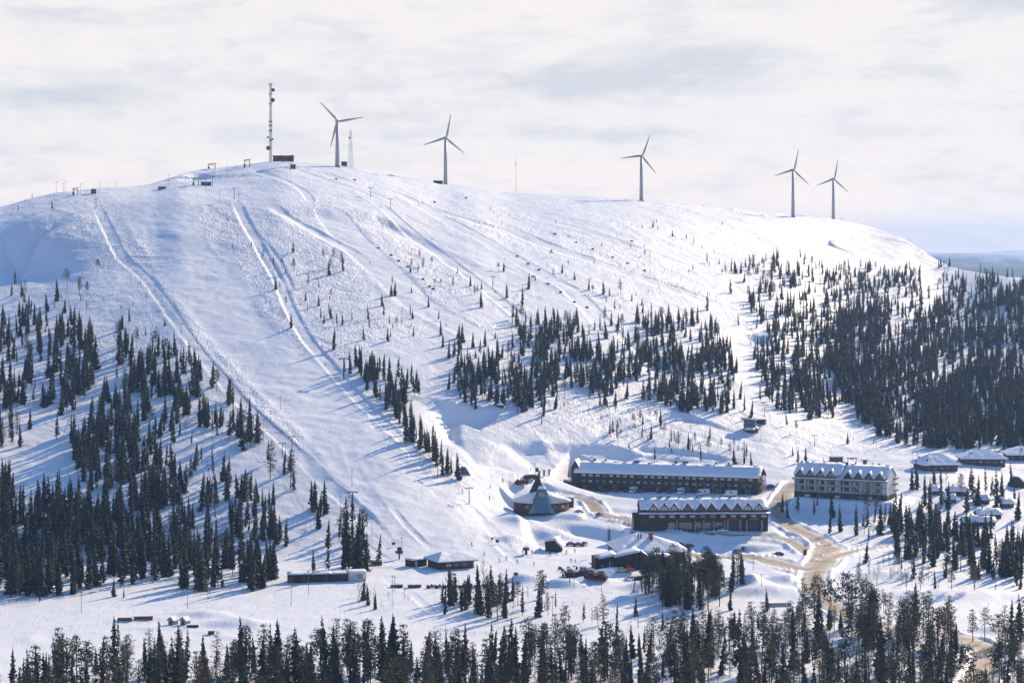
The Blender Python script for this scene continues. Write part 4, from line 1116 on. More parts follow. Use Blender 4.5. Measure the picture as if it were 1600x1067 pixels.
def gable_roof(parent, x0, x1, y0, y1, ze, zr, over=0.7, snow=0.55, n=12, yr=None, seed=1, edge=0.3):
    """roof with ridge along x: dark deck plus thick snow as a part of its own"""
    yr = (y0+y1)/2 if yr is None else yr
    dk = MB(); s0 = (zr-ze)/(yr-y0); s1 = (zr-ze)/(y1-yr)
    yf, yb = y0-over, y1+over; zf_, zb_ = ze-over*s0, ze-over*s1
    prof = [(yf, zf_-edge), (yf, zf_), (yr, zr), (yb, zb_), (yb, zb_-edge), (yr, zr-edge)]
    dk.prism(prof, 'x', x0-over, x1+over)
    rf = dk.build('roof', M['roofdark'], parent)
    sn = MB()
    snow_slab(sn, [(x0-over+.05, yf-0.12, zf_+0.01), (x1+over-.05, yf-0.12, zf_+0.01)], [(x0-over+.05, yr, zr+0.01), (x1+over-.05, yr, zr+0.01)], snow, n, 0.25, seed)
    snow_slab(sn, [(x0-over+.05, yb+0.1, zb_+0.01), (x1+over-.05, yb+0.1, zb_+0.01)], [(x0-over+.05, yr, zr+0.01), (x1+over-.05, yr, zr+0.01)], snow, n, 0.25, seed+5)
    sn.build('roof_snow', M['roofsnow'], rf, True)
    return rf
def walls(parent, x0, x1, y0, y1, h, zr, m_, base=1.5, yr=None, name='wall'):
    yr = (y0+y1)/2 if yr is None else yr
    return MB().prism([(y0, -base), (y0, h), (yr, zr), (y1, h), (y1, -base)], 'x', x0, x1).build(name, M[m_], parent)
def chimney(parent, x, y, z, w_=0.9, h=1.6, m_='darksteel', name='chimney', cap=True):
    mb = MB().box(x-w_/2, y-w_/2, z-1, x+w_/2, y+w_/2, z+h)
    if cap: mb.box(x-w_/2-.12, y-w_/2-.12, z+h, x+w_/2+.12, y+w_/2+.12, z+h+.15)
    return mb.build(name, M[m_], parent)
def dormer(parent, xc, wd, y0, z0, zp, yback, pane='blind'):
    """cross gable facing the front: dark timber triangle, thin roof, snow"""
    hw = wd/2
    d_ = MB().prism([(xc-hw, z0-0.4), (xc-hw, z0), (xc, zp), (xc+hw, z0), (xc+hw, z0-0.4)], 'y', y0, yback).build('dormer', M['brownwood'], parent)
    rf = MB()
    for sx in (-1, 1):
        rf.hexa([(xc, y0-.9, zp), (xc+sx*(hw+.25), y0-.9, z0-.25), (xc+sx*(hw+.25), yback, z0-.25), (xc, yback, zp),
                 (xc, y0-.9, zp+.28), (xc+sx*(hw+.25), y0-.9, z0+.05), (xc+sx*(hw+.25), yback, z0+.05), (xc, yback, zp+.28)])
    rf.build('dormer_roof', M['roofdark'], d_)
    sn = MB()
    for k, sx in enumerate((-1, 1)):
        snow_slab(sn, [(xc+sx*(hw+.2), y0-.95, z0+.06), (xc+sx*(hw+.2), yback, z0+.06)], [(xc, y0-.95, zp+.29), (xc, yback, zp+.29)], .4, 4, .2, int(xc)+k)
    sn.build('dormer_snow', M['roofsnow'], d_, True)
    gl = MB().prism([(xc-hw*.62, z0+.15), (xc-hw*.62, z0+(zp-z0)*.22), (xc, z0+(zp-z0)*.78), (xc+hw*.62, z0+(zp-z0)*.22), (xc+hw*.62, z0+.15)], 'y', y0-.07, y0+.02)
    gl.build('gable_window', M[pane], d_)
    MB().box(xc-.09, y0-.12, z0+.1, xc+.09, y0+.01, z0+(zp-z0)*.8).build('mullion', M['darkwood'], d_)
    return d_

# --- long dark hotel
S = S_UP; Lh = S['len']; dp = S['dep']
t = thing('hotel', 'long low dark timber hotel with snowy roof and cars parked along its front', 'hotel', S['o'], S['rz'])
walls(t, 0, Lh, 0, dp, 8.4, 12.0, 'darkwood', 2)
gable_roof(t, 0, Lh, 0, dp, 8.4, 12.0, 1.3, .75, 46, seed=3)
n = 25
window_set(t, [(2.6+i*(Lh-7)/(n-1), 6.2) for i in range(n)], 2.1, 1.25, ['blind', 'blind', 'blind', 'glass', 'blind'])
window_set(t, [(2.6+i*(Lh-7)/(n-1), 3.5) for i in range(n)], 1.7, 1.0, ['glass', 'blind', 'glass', 'glass', 'blind', 'glass', 'glass'])
window_set(t, [(3.4+i*(Lh-9)/11, 0.6) for i in range(12)], 1.9, 1.3, 'glass')
MB().box(0, -0.25, 5.15, Lh, 0.0, 5.4).build('balcony_rail', M['brownwood'], t)
MB().box(0, -0.18, 2.55, Lh, 0.0, 2.75).build('balcony_rail', M['brownwood'], t)
for k in range(8): MB().box(Lh*(.62+.045*k), -.9, 0.0, Lh*(.62+.045*k)+.25, -.05, 5.2).build('post', M['concrete'], t)
# gable end with balconies
ge = MB()
for z in (2.6, 5.4): ge.box(Lh, 2.0, z, Lh+1.6, dp-2, z+.2)
ge.build('end_balcony', M['brownwood'], t)
for yy in (2.1, 5.5, 9, dp-2.4): MB().box(Lh+1.35, yy, -1, Lh+1.6, yy+.3, 8.2).build('end_post', M['concrete'], t)
window_end = MB().box(Lh, dp-5.5, 5.8, Lh+.08, dp-3.2, 7.8).build('end_window', M['blind'], t)
for x, w_ in ((6.5, 1.2), (28, 2.2), (46.5, 1.3), (50.5, 1.3), (52, 1.0), (66, .7), (72, .8), (12, .7), (27, 1.8)): chimney(t, x, dp*.62, 12.1, w_, 1.1 if w_ > 1.5 else 1.5)
# entrance tower and porch on the left end
pt = MB().prism([(-3.2, -1.5), (-3.2, 10.2), (-1.2, 13.6), (0.8, 10.2), (0.8, -1.5)], 'y', 2.0, 8.0).build('entrance_tower', M['brownwood'], t)
pr = MB()
for sx in (-1, 1): pr.hexa([(-1.2, 1.3, 13.6), (-1.2+sx*2.5, 1.3, 9.4), (-1.2+sx*2.5, 8.6, 9.4), (-1.2, 8.6, 13.6), (-1.2, 1.3, 14.0), (-1.2+sx*2.5, 1.3, 9.8), (-1.2+sx*2.5, 8.6, 9.8), (-1.2, 8.6, 14.0)])
pr.build('tower_roof', M['roofsnow'], pt)
pb = MB().box(-9.5, 1.5, -1.5, -2.9, 10, 3.4).build('porch', M['darkwood'], t)
MB().box(-8.6, 1.40, 0.2, -3.6, 1.47, 2.9).build('porch_glazing', M['glass'], pb)
MB().hexa([(-10.6, .5, 4.6), (-2.9, .5, 3.3), (-2.9, 10.5, 3.3), (-10.6, 10.5, 4.6), (-10.6, .5, 5.2), (-2.9, .5, 4.0), (-2.9, 10.5, 4.0), (-10.6, 10.5, 5.2)]).build('porch_roof', M['roofsnow'], pb)
MB().box(-6.6, 1.2, 0, -5.2, 1.38, 2.5).build('door', M['whitewall'], pb)

# --- dark hotel with ten gables above the garages
S = S_LOW; Lh = S['len']; dp = S['dep']
t = thing('hotel', 'dark hotel with a row of ten small snowy gables above tall garage doors', 'hotel', S['o'], S['rz'])
walls(t, 0, Lh, 0, dp, 9.2, 12.6, 'darkwood', 2)
gable_roof(t, 0, Lh, 0, dp, 9.2, 12.7, .3, .6, 24, seed=9)
gx = [19.5, 36.5, 52, 73, 93.5, 110.5, 131, 151, 167.5, 184.5]
for k, g_ in enumerate(gx): dormer(t, g_/200*Lh, 4.5, -1.15, 8.75, 11.9, dp*.42, 'blind' if k in (0, 1, 8, 9, 2) else 'glass')
MB().box(-.8, -2.3, 7.15, Lh+.8, 0, 7.5).build('canopy', M['roofdark'], t)
cs = MB(); snow_slab(cs, [(-.8, -2.5, 7.51), (Lh+.8, -2.5, 7.51)], [(-.8, 0, 7.6), (Lh+.8, 0, 7.6)], .45, 20, .2, 4); cs.build('canopy_snow', M['roofsnow'], t, True)
window_set(t, [(3.6+i*4.35, 5.6) for i in range(12)], 2.3, 1.2, ['blind', 'blind', 'blind', 'blind', 'blind', 'glass', 'glass'])
MB().box(0, -.35, 4.5, Lh, -.02, 4.95).build('balcony_rail', M['brownwood'], t)
MB().box(Lh*.69, -.42, 4.55, Lh*.76, -.36, 5.0).build('sign_board', M['orange'], t)
MB().box(Lh*.855, -.42, 4.55, Lh*.925, -.36, 5.0).build('sign_board', M['orange'], t)
for fx_ in (.275, .42, .485, .565, .65, .675, .775, .825, .945): MB().box(Lh*fx_, -.7, -1.5, Lh*fx_+.75, -.02, 4.4).build('pillar', M['concrete'], t)
for a_, b_ in ((.215, .268), (.30, .405), (.435, .475), (.50, .55), (.585, .64)):
    f_ = MB().box(Lh*a_, -.15, 0.1, Lh*b_, 0, 3.6).build('shop_window', M['glass'], t)
    MB().box(Lh*(a_+b_)/2-.07, -.2, .1, Lh*(a_+b_)/2+.07, -.15, 3.6).build('mullion', M['frame'], f_)
for a_, b_ in ((.69, .77), (.85, .925)):
    gd = MB().box(Lh*a_, -.12, 0, Lh*b_, 0, 3.9).build('garage_door', M['roofdark'], t)
    for r_ in range(4): MB().box(Lh*a_+.1, -.17, .25+r_*.95, Lh*b_-.1, -.12, 1.05+r_*.95).build('door_panel', M['darksteel'], gd)
for x, w_ in ((6.9, .6), (7.9, .9), (11.2, .9), (16, .5), (23.5, .9), (25.2, .5), (33.5, .5), (38, .9), (42, .5)): chimney(t, x+1.5, dp*.55, 12.9, w_, .9, cap=w_ > .6)
MB().box(-2.6, 3, -1, 0, dp-2, 6.5).build('stair_block', M['darkwood'], t)
MB().box(-2.7, 5.2, .5, -2.6, 7.2, 4.6).build('stair_window', M['blind'], t)

# --- pale hotel with eight gables
S = S_WHITE; Lh = S['len']; dp = S['dep']
t = thing('hotel', 'pale rendered hotel with eight gables and balconies above a shaded snowfield', 'hotel', S['o'], S['rz'])
walls(t, 0, Lh, 0, dp, 10.6, 14.6, 'whitewall', 2)
gable_roof(t, 0, Lh*.5, 0, dp, 10.6, 14.9, .3, .7, 16, seed=21)
gable_roof(t, Lh*.5+1.65, Lh, 0, dp, 10.2, 14.4, .3, .7, 16, seed=22)
for k, g_ in enumerate((11, 27, 43.5, 60, 87, 103.5, 120, 136.5)):
    zo = 0 if k < 4 else -.35
    dormer(t, g_/147*Lh, 4.3, -1.2, 9.9+zo, 12.7+zo, dp*.45, 'glass')
MB().box(-.6, -2.0, 8.3, Lh+.6, 0, 8.7).build('canopy', M['roofdark'], t)
cs = MB(); snow_slab(cs, [(-.6, -2.2, 8.71), (Lh+.6, -2.2, 8.71)], [(-.6, 0, 8.8), (Lh+.6, 0, 8.8)], .4, 16, .2, 14); cs.build('canopy_snow', M['roofsnow'], t, True)
MB().box(-.02, -.12, -2, Lh+.03, -.005, 2.6).build('plinth', M['darkwood'], t)
bx = [g_/147*Lh-2.0 for g_ in (11, 27, 43.5, 60, 83, 99, 116, 132)]
for row, z in enumerate((3.0, 5.75)):
    for k, x in enumerate(bx):
        b_ = MB().box(x, -.08, z, x+3.4, -.0, z+2.2).build('window', M['glass'], t)
        MB().box(x+.4, -.16, z+.15, x+(1.1 if (k+row) % 3 else 1.8), -.09, z+2.0).build('curtain', M['blind'], b_)
    MB().box(0, -1.5, z-.35, Lh*.48, -.1, z-.15).build('balcony_floor', M['greywall'], t)
    MB().box(Lh*.53, -1.5, z-.35, Lh, -.1, z-.15).build('balcony_floor', M['greywall'], t)
    for x in bx: MB().box(x-.4, -1.55, z-.15, x+3.6, -1.45, z+.75).build('balcony_rail', M['greywall'], t)
for x in bx+[Lh-.5]: MB().box(x-.75, -1.5, 2.4, x-.5, -.1, 8.3).build('partition', M['whitewall'], t)
MB().box(Lh*.485, -.2, -1, Lh*.525, -.02, 8.2).build('stair_glazing', M['glass'], t)
for k, x in enumerate((5, 10.5, 15, 19, 26, 30, 34)): MB().box(x, -.2, .3, x+2.4, -.13, 1.4).build('ground_window', M['glass' if k % 3 else 'blind'], t)
bk = MB()
for z in (3, 5.8, 8.4): bk.box(Lh, dp-5.2, z, Lh+1.4, dp-.8, z+.9)
bk.build('end_balcony', M['greywall'], t)
MB().box(Lh, 0, -2, Lh+.06, dp-.2, 2.0).build('plinth', M['darkwood'], t)
for x, w_ in ((3, .5), (20.5, 1.6), (22, .9), (26, .5), (34, .6), (37, .8)): chimney(t, x, dp*.6, 15.0, w_, .7, cap=False)
# drag-lift top hut and gantry behind the pale hotel
p = place(1308, 722); t = thing('lift_hut', 'small flat-roofed brown lift hut just behind the roof of the pale hotel', 'hut', p, .1)
MB().box(-3, 0, -1, 3, 4, 2.6).build('wall', M['brownwood'], t); MB().box(-3.5, -.5, 2.6, 3.5, 4.5, 3.1).build('roof', M['roofsnow'], t); MB().box(-2.3, -.06, .9, 2.2, 0, 2.0).build('window', M['glass'], t)
p = place(1352, 727); t = thing('lift_hut', 'narrow red-brown kiosk with flat cap roof right of the lift gantry', 'hut', p, .1)
MB().box(-.8, 0, -1, .8, 1.6, 2.4).build('wall', M['brick'], t); MB().box(-1.6, -.6, 2.4, 1.6, 2.2, 2.7).build('roof', M['brownwood'], t)
p = place(1331, 727); t = thing('lift_gantry', 'steel lift return gantry on two legs behind the pale hotel', 'ski lift', p, .1)
for x in (-2, 2.2): MB().tube((x, 0, -1), (x, 0, 3.6), .18).build('leg', M['darksteel'], t)
MB().box(-2.4, -.3, 3.5, 2.6, .3, 3.9).build('beam', M['darksteel'], t)
MB().tube((0, 0, 3.1), (0, 0, 3.35), 1.1, 1.1, 16).build('bull_wheel', M['darksteel'], t)

# --- glass cone restaurant
S = S_CONE
t = thing('restaurant', 'low round restaurant with a big truncated glass cone and a dark pointed cone', 'restaurant', S['o'], 0)
cx, cy = 11.3, 7.0
MB().tube((cx, cy+2, -1.5), (cx, cy+2, 3.1), 12.4, 12.4, 14).build('wall', M['brownwood'], t)
rf = MB().tube((cx, cy+2, 3.1), (cx, cy+2, 3.35), 13.4, 13.4, 14).tube((cx, cy+2, 3.35), (cx, cy+2, 6.8), 13.3, 3.0, 14)
rf.build('roof', M['roofdark'], t)
rs = MB().tube((cx, cy+2, 3.4), (cx, cy+2, 7.6), 13.6, 3.0, 28); rs.build('roof_snow', M['roofsnow'], t, True)
gc = MB().tube((cx+.1, cy-10.0, -1), (cx+.1, cy-8.5, 9.6), 5.9, 1.75, 12).build('glass_cone', M['tealglass'], t)
for k in range(12):
    a = 2*math.pi*k/12
    # ribs follow the cone's edges
    MB().tube((cx+.1+math.cos(a)*5.95, cy-10+math.sin(a)*5.95, -1), (cx+.1+math.cos(a)*1.8, cy-8.5+math.sin(a)*1.8, 9.6), .13, .1, 5).build('rib', M['steel'], gc)
for z in (2.3, 4.6, 6.9):
    f_ = (z+1)/10.6; r_ = 5.9+(1.75-5.9)*f_
    MB().tube((cx+.1, cy-10+f_*1.5, z), (cx+.1, cy-10+f_*1.5, z+.16), r_+.07, r_+.05, 12).build('ring', M['steel'], gc)
MB().tube((cx+.1, cy-8.5, 9.6), (cx+.1, cy-8.4, 10.8), 1.95, 1.2, 14).build('cone_cap', M['roofsnow'], gc)
for k, (dx, dz) in enumerate(((-.9, 7.6), (0, 7.7), (.8, 7.6), (-.5, 6.8), (.4, 6.8), (1.2, 6.6))):
    f_ = (dz+1)/10.6; MB().box(cx+dx-.25, cy-10+f_*1.5-(5.9+(1.75-5.9)*f_)-.05, dz, cx+dx+.35, cy-9.7+f_*1.5-(5.9+(1.75-5.9)*f_), dz+.55).build('pale_pane', M['blind'], gc)  # small pale panes near the top of the cone
MB().tube((9.2, cy+3.0, 3), (10, cy+3.0, 15.4), 5.0, .05, 10).build('pointed_cone', M['darkwood'], t)
MB().tube((10, cy+3.0, 15.0), (10, cy+3.0, 16.2), .12, .05, 6).build('finial', M['darksteel'], t)
for x in (1.4, 5.0, 17.4, 20.6): MB().box(x-.9, cy-(12.4**2-(x-cx)**2)**.5+1.9, .9, x+.9, cy-(12.4**2-(x-cx)**2)**.5+2.05+.3, 2.3).build('window', M['blind' if x > 20 else 'glass'], t)
# low annex behind right
MB().box(20, cy+9, -1, 26, cy+14, 3.6).build('annex', M['brownwood'], t); MB().box(19.5, cy+8.5, 3.6, 26.5, cy+14.5, 4.3).build('annex_snow', M['roofsnow'], t)

# --- lift cafe
S = S_CAFE; Lh = S['len']; dp = S['dep']
t = thing('cafe', 'dark timber lift cafe with a wide low snow-covered hipped roof', 'cafe', S['o'], S['rz'])
MB().box(0, 0, -1.5, Lh, dp, 2.7).build('wall', M['brownwood'], t)
rf = MB(); o_ = 1.2
lo = [(-o_, -o_, 2.7), (Lh+o_, -o_, 2.7), (Lh+o_, dp+o_, 2.7), (-o_, dp+o_, 2.7)]; ap = [(Lh*.25, dp*.55, 5.3), (Lh*.7, dp*.6, 4.6)]
def hip(mb, lo, ap, dz):
    v_ = [(x, y, z+dz) for x, y, z in lo]+[(x, y, z+dz) for x, y, z in ap]+list(lo)
    mb.add(v_, [(0, 1, 5, 4), (1, 2, 5), (2, 3, 4, 5), (3, 0, 4), (6, 7, 1, 0), (7, 8, 2, 1), (8, 9, 3, 2), (9, 6, 0, 3), (9, 8, 7, 6)])
hip(rf, lo, ap, .25); rf = rf.build('roof', M['roofdark'], t)
sn = MB(); hip(sn, [(x*1.0, y, 2.96) for x, y, z in lo], [(x, y, z+.3) for x, y, z in ap], .4); sn.build('roof_snow', M['roofsnow'], rf)
window_set(t, [(2.3, 1.0), (5.4, 1.0), (8.6, 1.0)], 2.2, 1.1, ['blind', 'glass', 'glass'])
MB().box(Lh-.9, -.09, .2, Lh-.2, -.01, 2.4).build('door', M['blind'], t)
for x in (0.1, 4.9, 8.1, Lh-1.2): MB().box(x, -1.0, -1, x+.2, -.8, 2.7).build('post', M['brownwood'], t)
S = S_SHED
t = thing('shed', 'small dark flat-roofed shed touching the left side of the lift cafe', 'shed', S['o'], S['rz'])
MB().box(0, 0, -1, S['len'], S['dep'], 2.5).build('wall', M['darkwood'], t); s_ = MB(); snow_slab(s_, [(-.3, -.3, 2.5), (S['len']+.3, -.3, 2.5)], [(-.3, S['dep']+.3, 2.5), (S['len']+.3, S['dep']+.3, 2.5)], .5, 5, .2, 3); s_.build('roof_snow', M['roofsnow'], t, True)
MB().box(1.0, -.08, 0, 2.0, -.01, 2.0).build('door', M['blind'], t)

# --- row of dark huts and white container
S = S_ROW
u = Vector((math.cos(S['rz']), math.sin(S['rz']), 0))
units = [(0, 8.2, 3.6, 'darkwood', 'long dark hut at the left end of the hut row', .1), (8.4, 15.6, 3.5, 'darkwood', 'dark hut second from left in the hut row', .2), (15.9, 21.4, 3.4, 'roofdark', 'dark hut with sagging snow third from left in the hut row', .5), (21.7, 28.2, 3.9, 'whitewall', 'white site container at the right end of the hut row', .1)]
for k, (a_, b_, h_, m_, lb, yo) in enumerate(units):
    v = Vector((-u.y, u.x, 0))
    t = thing('container' if k == 3 else 'hut', lb, 'container' if k == 3 else 'hut', S['o']+u*a_+v*yo, S['rz'])
    w_ = b_-a_
    MB().box(0, 0, -1, w_, 4.2, h_-.6).build('wall', M[m_], t)
    s_ = MB(); snow_slab(s_, [(-.2, -.2, h_-.59), (w_+.2, -.2, h_-.59)], [(-.2, 4.4, h_-.4), (w_+.2, 4.4, h_-.4)], .35 if k < 3 else .2, 8, .35, 40+k); s_.build('roof_snow', M['roofsnow'], t, True)
    if k == 3:
        MB().box(3.2, -.08, .9, 5.2, -.01, 2.6).build('window', M['frame'], t)
        for x in (.5, 1.6, 2.7): MB().box(x, -.06, .1, x+.12, -.01, 3.1).build('rib', M['greywall'], t)
    else: MB().box(w_*.6, -.08, 0, w_*.6+1.2, -.01, 2.1).build('door', M['brownwood'], t)
p = place(583, 883); t = thing('shed', 'tiny dark shed among the spruces left of the lift bottom station', 'shed', p, .1)
MB().box(-.8+0, 0, -1, 3.4, 3, 1.7).build('wall', M['brownwood'], t); MB().box(-1.1, -.3, 1.7, 3.7, 3.3, 2.2).build('roof_snow', M['roofsnow'], t)

# --- ski rental / restaurant with the slim steel chimney
S = S_REST; sc_ = (838/F)   # metres per photograph pixel at the front
def rx(px): return (px-939)*sc_
t = thing('restaurant', 'large dark restaurant of overlapping snowy shed roofs half hidden behind pines', 'restaurant', S['o'], S['rz'])
MB().box(rx(930), 0, -1.5, rx(939), 9, 4.6).build('left_wing', M['darkwood'], t)
def shed(nm, x0, z0, x1, z1, y0, y1, m_='darkwood', sn=.6):
    w_ = MB().prism([(x0, -1.5), (x0, z0), (x1, z1), (x1, -1.5)], 'y', y0, y1).build(nm, M[m_], t)
    MB().hexa([(x0-.5, y0-1.0, z0-.1), (x1+.4, y0-1.0, z1-.1), (x1+.4, y1, z1-.1), (x0-.5, y1, z0-.1), (x0-.5, y0-1.0, z0+.3), (x1+.4, y0-1.0, z1+.3), (x1+.4, y1, z1+.3), (x0-.5, y1, z0+.3)]).build('roof', M['roofdark'], w_)
    s_ = MB(); snow_slab(s_, [(x0-.5, y0-1.1, z0+.31), (x0-.5, y1, z0+.31)], [(x1+.4, y0-1.1, z1+.31), (x1+.4, y1, z1+.31)], sn, 6, .2, int(x1*7)); s_.build('roof_snow', M['roofsnow'], w_, True)
    return w_
shed('entrance_hall', rx(938), 3.9, rx(961), 5.2, .5, 10)
w_ = shed('main_hall', rx(961), 4.6, rx(998), 6.6, -1.0, 14)
w_ = shed('side_hall', rx(1016), 4.6, rx(998)+.5, 6.4, -.6, 12)
shed('back_wing', rx(1055), 4.0, rx(1016), 4.6, 2, 14)
bk = MB().box(rx(974), 13, -1, rx(1084), 30, 4.9).build('upper_hall', M['darkwood'], t)
hl = [(rx(970), 5.5, 5.4), (rx(1088), 11.5, 4.4), (rx(1088), 32, 4.4), (rx(970), 32, 5.2)]; ha = [(rx(1010), 19, 10.4), (rx(1030), 19, 9.6)]
r_ = MB(); hip(r_, hl, ha, .25); r_ = r_.build('roof', M['roofdark'], bk)
s_ = MB(); hip(s_, [(x, y, z+.26) for x, y, z in hl], [(x, y, z+.3) for x, y, z in ha], .8); s_.build('roof_snow', M['roofsnow'], r_)
MB().box(rx(1028), 15, 7, rx(1033), 17, 11.6).build('brick_chimney', M['brick'], t)
for x in (1010, 1014): chimney(t, rx(x), 15.5, 9.8, .5, 1.5, cap=False)
MB().box(rx(952), -.14+.5, 0, rx(955), .5-.02, 3.0).build('pale_panel', M['greywall'], t)
MB().box(rx(958), -.14+.5, 0, rx(963)-.9, .5-.02, 3.0).build('pale_panel', M['greywall'], t)
MB().box(rx(964), -1.12, 0, rx(992), -1.01, 2.4).build('bay_shade_panel', M['rubber'], t)  # solid near-black panel, its colour standing in for the shade inside a bay
MB().box(rx(978), -1.2, .4, rx(986), -1.13, 2.2).build('bay_door', M['brick'], t)
p = place(952, 868); t = thing('flue_tower', 'slim blue-grey steel chimney tower left of the restaurant roofs', 'chimney', p, 0)
MB().tube((0, 0, -1.5), (0, 0, 10.3), .62, .55, 14).build('shaft', M['chimneyblue'], t)
MB().tube((0, 0, 10.3), (0, 0, 11.9), .14, .05, 6).build('tip', M['chimneyblue'], t)
for k in range(8): MB().box(-.75, -.3, 9.6-k*.62, -.58, .1, 9.95-k*.62).build('step_iron', M['steel'], t)
MB().tube((0, 0, 0.0), (0, 0, 2.0), .75, .75, 14).build('base_collar', M['blind'], t)

# --- half-buried kota shelter
p = P(864, 848, 897); z = lookup_z(p.x, p.y); t = thing('shelter', 'dark timber gable of a shelter half buried under a long snowdrift', 'shelter', (p.x, p.y, z), -.25)
MB().add([(-3.0, 0, -1.2), (3.0, 1.0, -1.6), (3.4, 1.0, 1.3), (.6, .4, 4.6), (-3.4, 0, 3.9), (-2.4, 8, -1), (2, 8, -1), (2.4, 8, 1.4), (.4, 8, 3.8), (-2.6, 8, 3.6)],
         [(0, 1, 2, 3, 4), (9, 8, 7, 6, 5), (0, 5, 6, 1), (1, 6, 7, 2), (2, 7, 8, 3), (3, 8, 9, 4), (4, 9, 5, 0)]).build('timber_gable', M['darkwood'], t)
s_ = MB(); snow_slab(s_, [(3.8, .3, 1.5), (3.0, 10, 1.4)], [(.6, -.1, 4.7), (.4, 10, 4.2)], .9, 5, .2, 3); snow_slab(s_, [(-3.8, -.3, 4.0), (-6.0, 12, 2.2)], [(.6, -.1, 4.7), (.2, 12, 4.4)], 1.0, 5, .2, 5)
s_.build('snow_cover', M['roofsnow'], t, True)
# snow block stand and little frame on the shaded bank
p = place(980, 835); t = thing('snow_block', 'square block of cut snow standing in the shaded bank below the road', 'snow block', p, 0)
MB().box(-1.1, -1, -1.5, 1.2, 1, 2.6).box(-.9, -.8, 2.6, 1.0, .8, 2.75).build('block', M['roofsnow'], t)

# --- cabins on the right
def cabin(nm, lb, px, py, rz, w_, d_, h, hr, hip_=False, m_='brownwood', chim=(), win=3, z=None, snow=.6):
    p = place(px, py)
    t = thing(nm, lb, 'cabin', (p.x, p.y, p.z-.1), rz)
    if hip_:
        MB().box(0, 0, -2, w_, d_, h).build('wall', M[m_], t)
        o_ = 1.3
        lo = [(-o_, -o_, h), (w_+o_, -o_, h), (w_+o_, d_+o_, h), (-o_, d_+o_, h)]; ap = [(w_*.32, d_*.5, hr), (w_*.68, d_*.5, hr)]
        r_ = MB(); hip(r_, lo, ap, .25); r_ = r_.build('roof', M['roofdark'], t)
        s_ = MB(); hip(s_, [(x, y, h+.26) for x, y, q in lo], [(x, y, q+.3) for x, y, q in ap], snow); s_.build('roof_snow', M['roofsnow'], r_)
    else:
        walls(t, 0, w_, 0, d_, h, hr, m_, 2)
        gable_roof(t, 0, w_, 0, d_, h, hr, .5, snow, 8, seed=int(px))
    if win: window_set(t, [(w_*(k+.5)/win-.6, .8) for k in range(win)], 1.3, 1.0, ['glass', 'glass', 'blind'])
    for (x, y, zz_, ww) in chim: chimney(t, x*w_, y*d_, zz_, ww, 1.4)
    return t
cabin('log_cabin', 'big log cabin with domed snowy roof and five chimneys, nearest to the pale hotel', 1446, 736, .22, 17, 15, 2.7, 7.2, True, chim=[(.1, .1, 4.2, .6), (.14, .9, 4.5, .7), (.3, .35, 5.2, .5), (.62, .9, 5.2, .6), (.9, .3, 3.6, .6)], win=5)
cabin('log_cabin', 'big log cabin with a small front gable in its snowy roof, middle of three', 1505, 725, -.02, 21, 15, 2.5, 6.2, True, chim=[(.2, .5, 4.4, .6), (.13, .8, 4.4, .8), (.22, .2, 4.2, .6), (.82, .5, 4.9, .6)], win=6)
cabin('log_cabin', 'big log cabin cut off by the right edge of the frame', 1577, 719, .0, 20, 15, 2.5, 6.0, True, chim=[(.25, .5, 4.4, .7), (.35, .2, 4.5, .6)], win=5)
p = place(1538, 725)
t2 = thing('entrance_canopy', 'small brown gabled canopy on the front of the middle big log cabin', 'canopy', (p.x, p.y-1.2, p.z), 0)
MB().prism([(-3.2, 2.3), (0, 3.7), (3.2, 2.3)], 'y', -1.0, 2.0).build('gable', M['brownwood'], t2)
for x in (-2.8, 2.6): MB().box(x, -.9, -1, x+.25, -.65, 2.4).build('post', M['brownwood'], t2)
small = [(1454, 773, 4.4, 5, 'tiny cabin with white snow roof at the left end of the upper small cabins', 1),
 (1483, 774, 9.4, 6, 'small cabin with long snow roof right of the tiny cabin, upper row', 1),
 (1477, 786, 5.0, 5, 'small cabin with snow roof half hidden by spruces, second row left', 0),
 (1524, 787, 6.4, 5, 'small cabin with snow roof in the second row, middle', 1),
 (1567, 793, 5.0, 6, 'small cabin with raised deck at the right end of the second row', 1),
 (1528, 810, 10.4, 6, 'small cabin with wide snow roof in the third row', 1),
 (1506, 822, 13.8, 6, 'lowest small cabin with long scalloped snow roof', 1)]
for px, py, w_, d_, lb, c_ in small:
    cabin('small_cabin', lb, px, py, .05, w_, d_, 2.1, 3.4, m_='darkwood', chim=[(.3, .7, 3.4, .5)] if c_ else [], win=2, snow=.9)
p = place(1593, 762); t = thing('small_cabin', 'small dark pointed cabin at the right edge between the big cabins and small cabins', 'cabin', p, .2)
MB().prism([(-3, -1), (-3, 1.6), (0, 4.6), (3, 1.6), (3, -1)], 'y', 0, 7).build('wall', M['darkwood'], t); MB().hexa([(0, -.4, 4.7), (3.4, -.4, 1.3), (3.4, 7.4, 1.3), (0, 7.4, 4.7), (0, -.4, 5.2), (3.4, -.4, 1.8), (3.4, 7.4, 1.8), (0, 7.4, 5.2)]).build('roof_snow', M['roofsnow'], t)
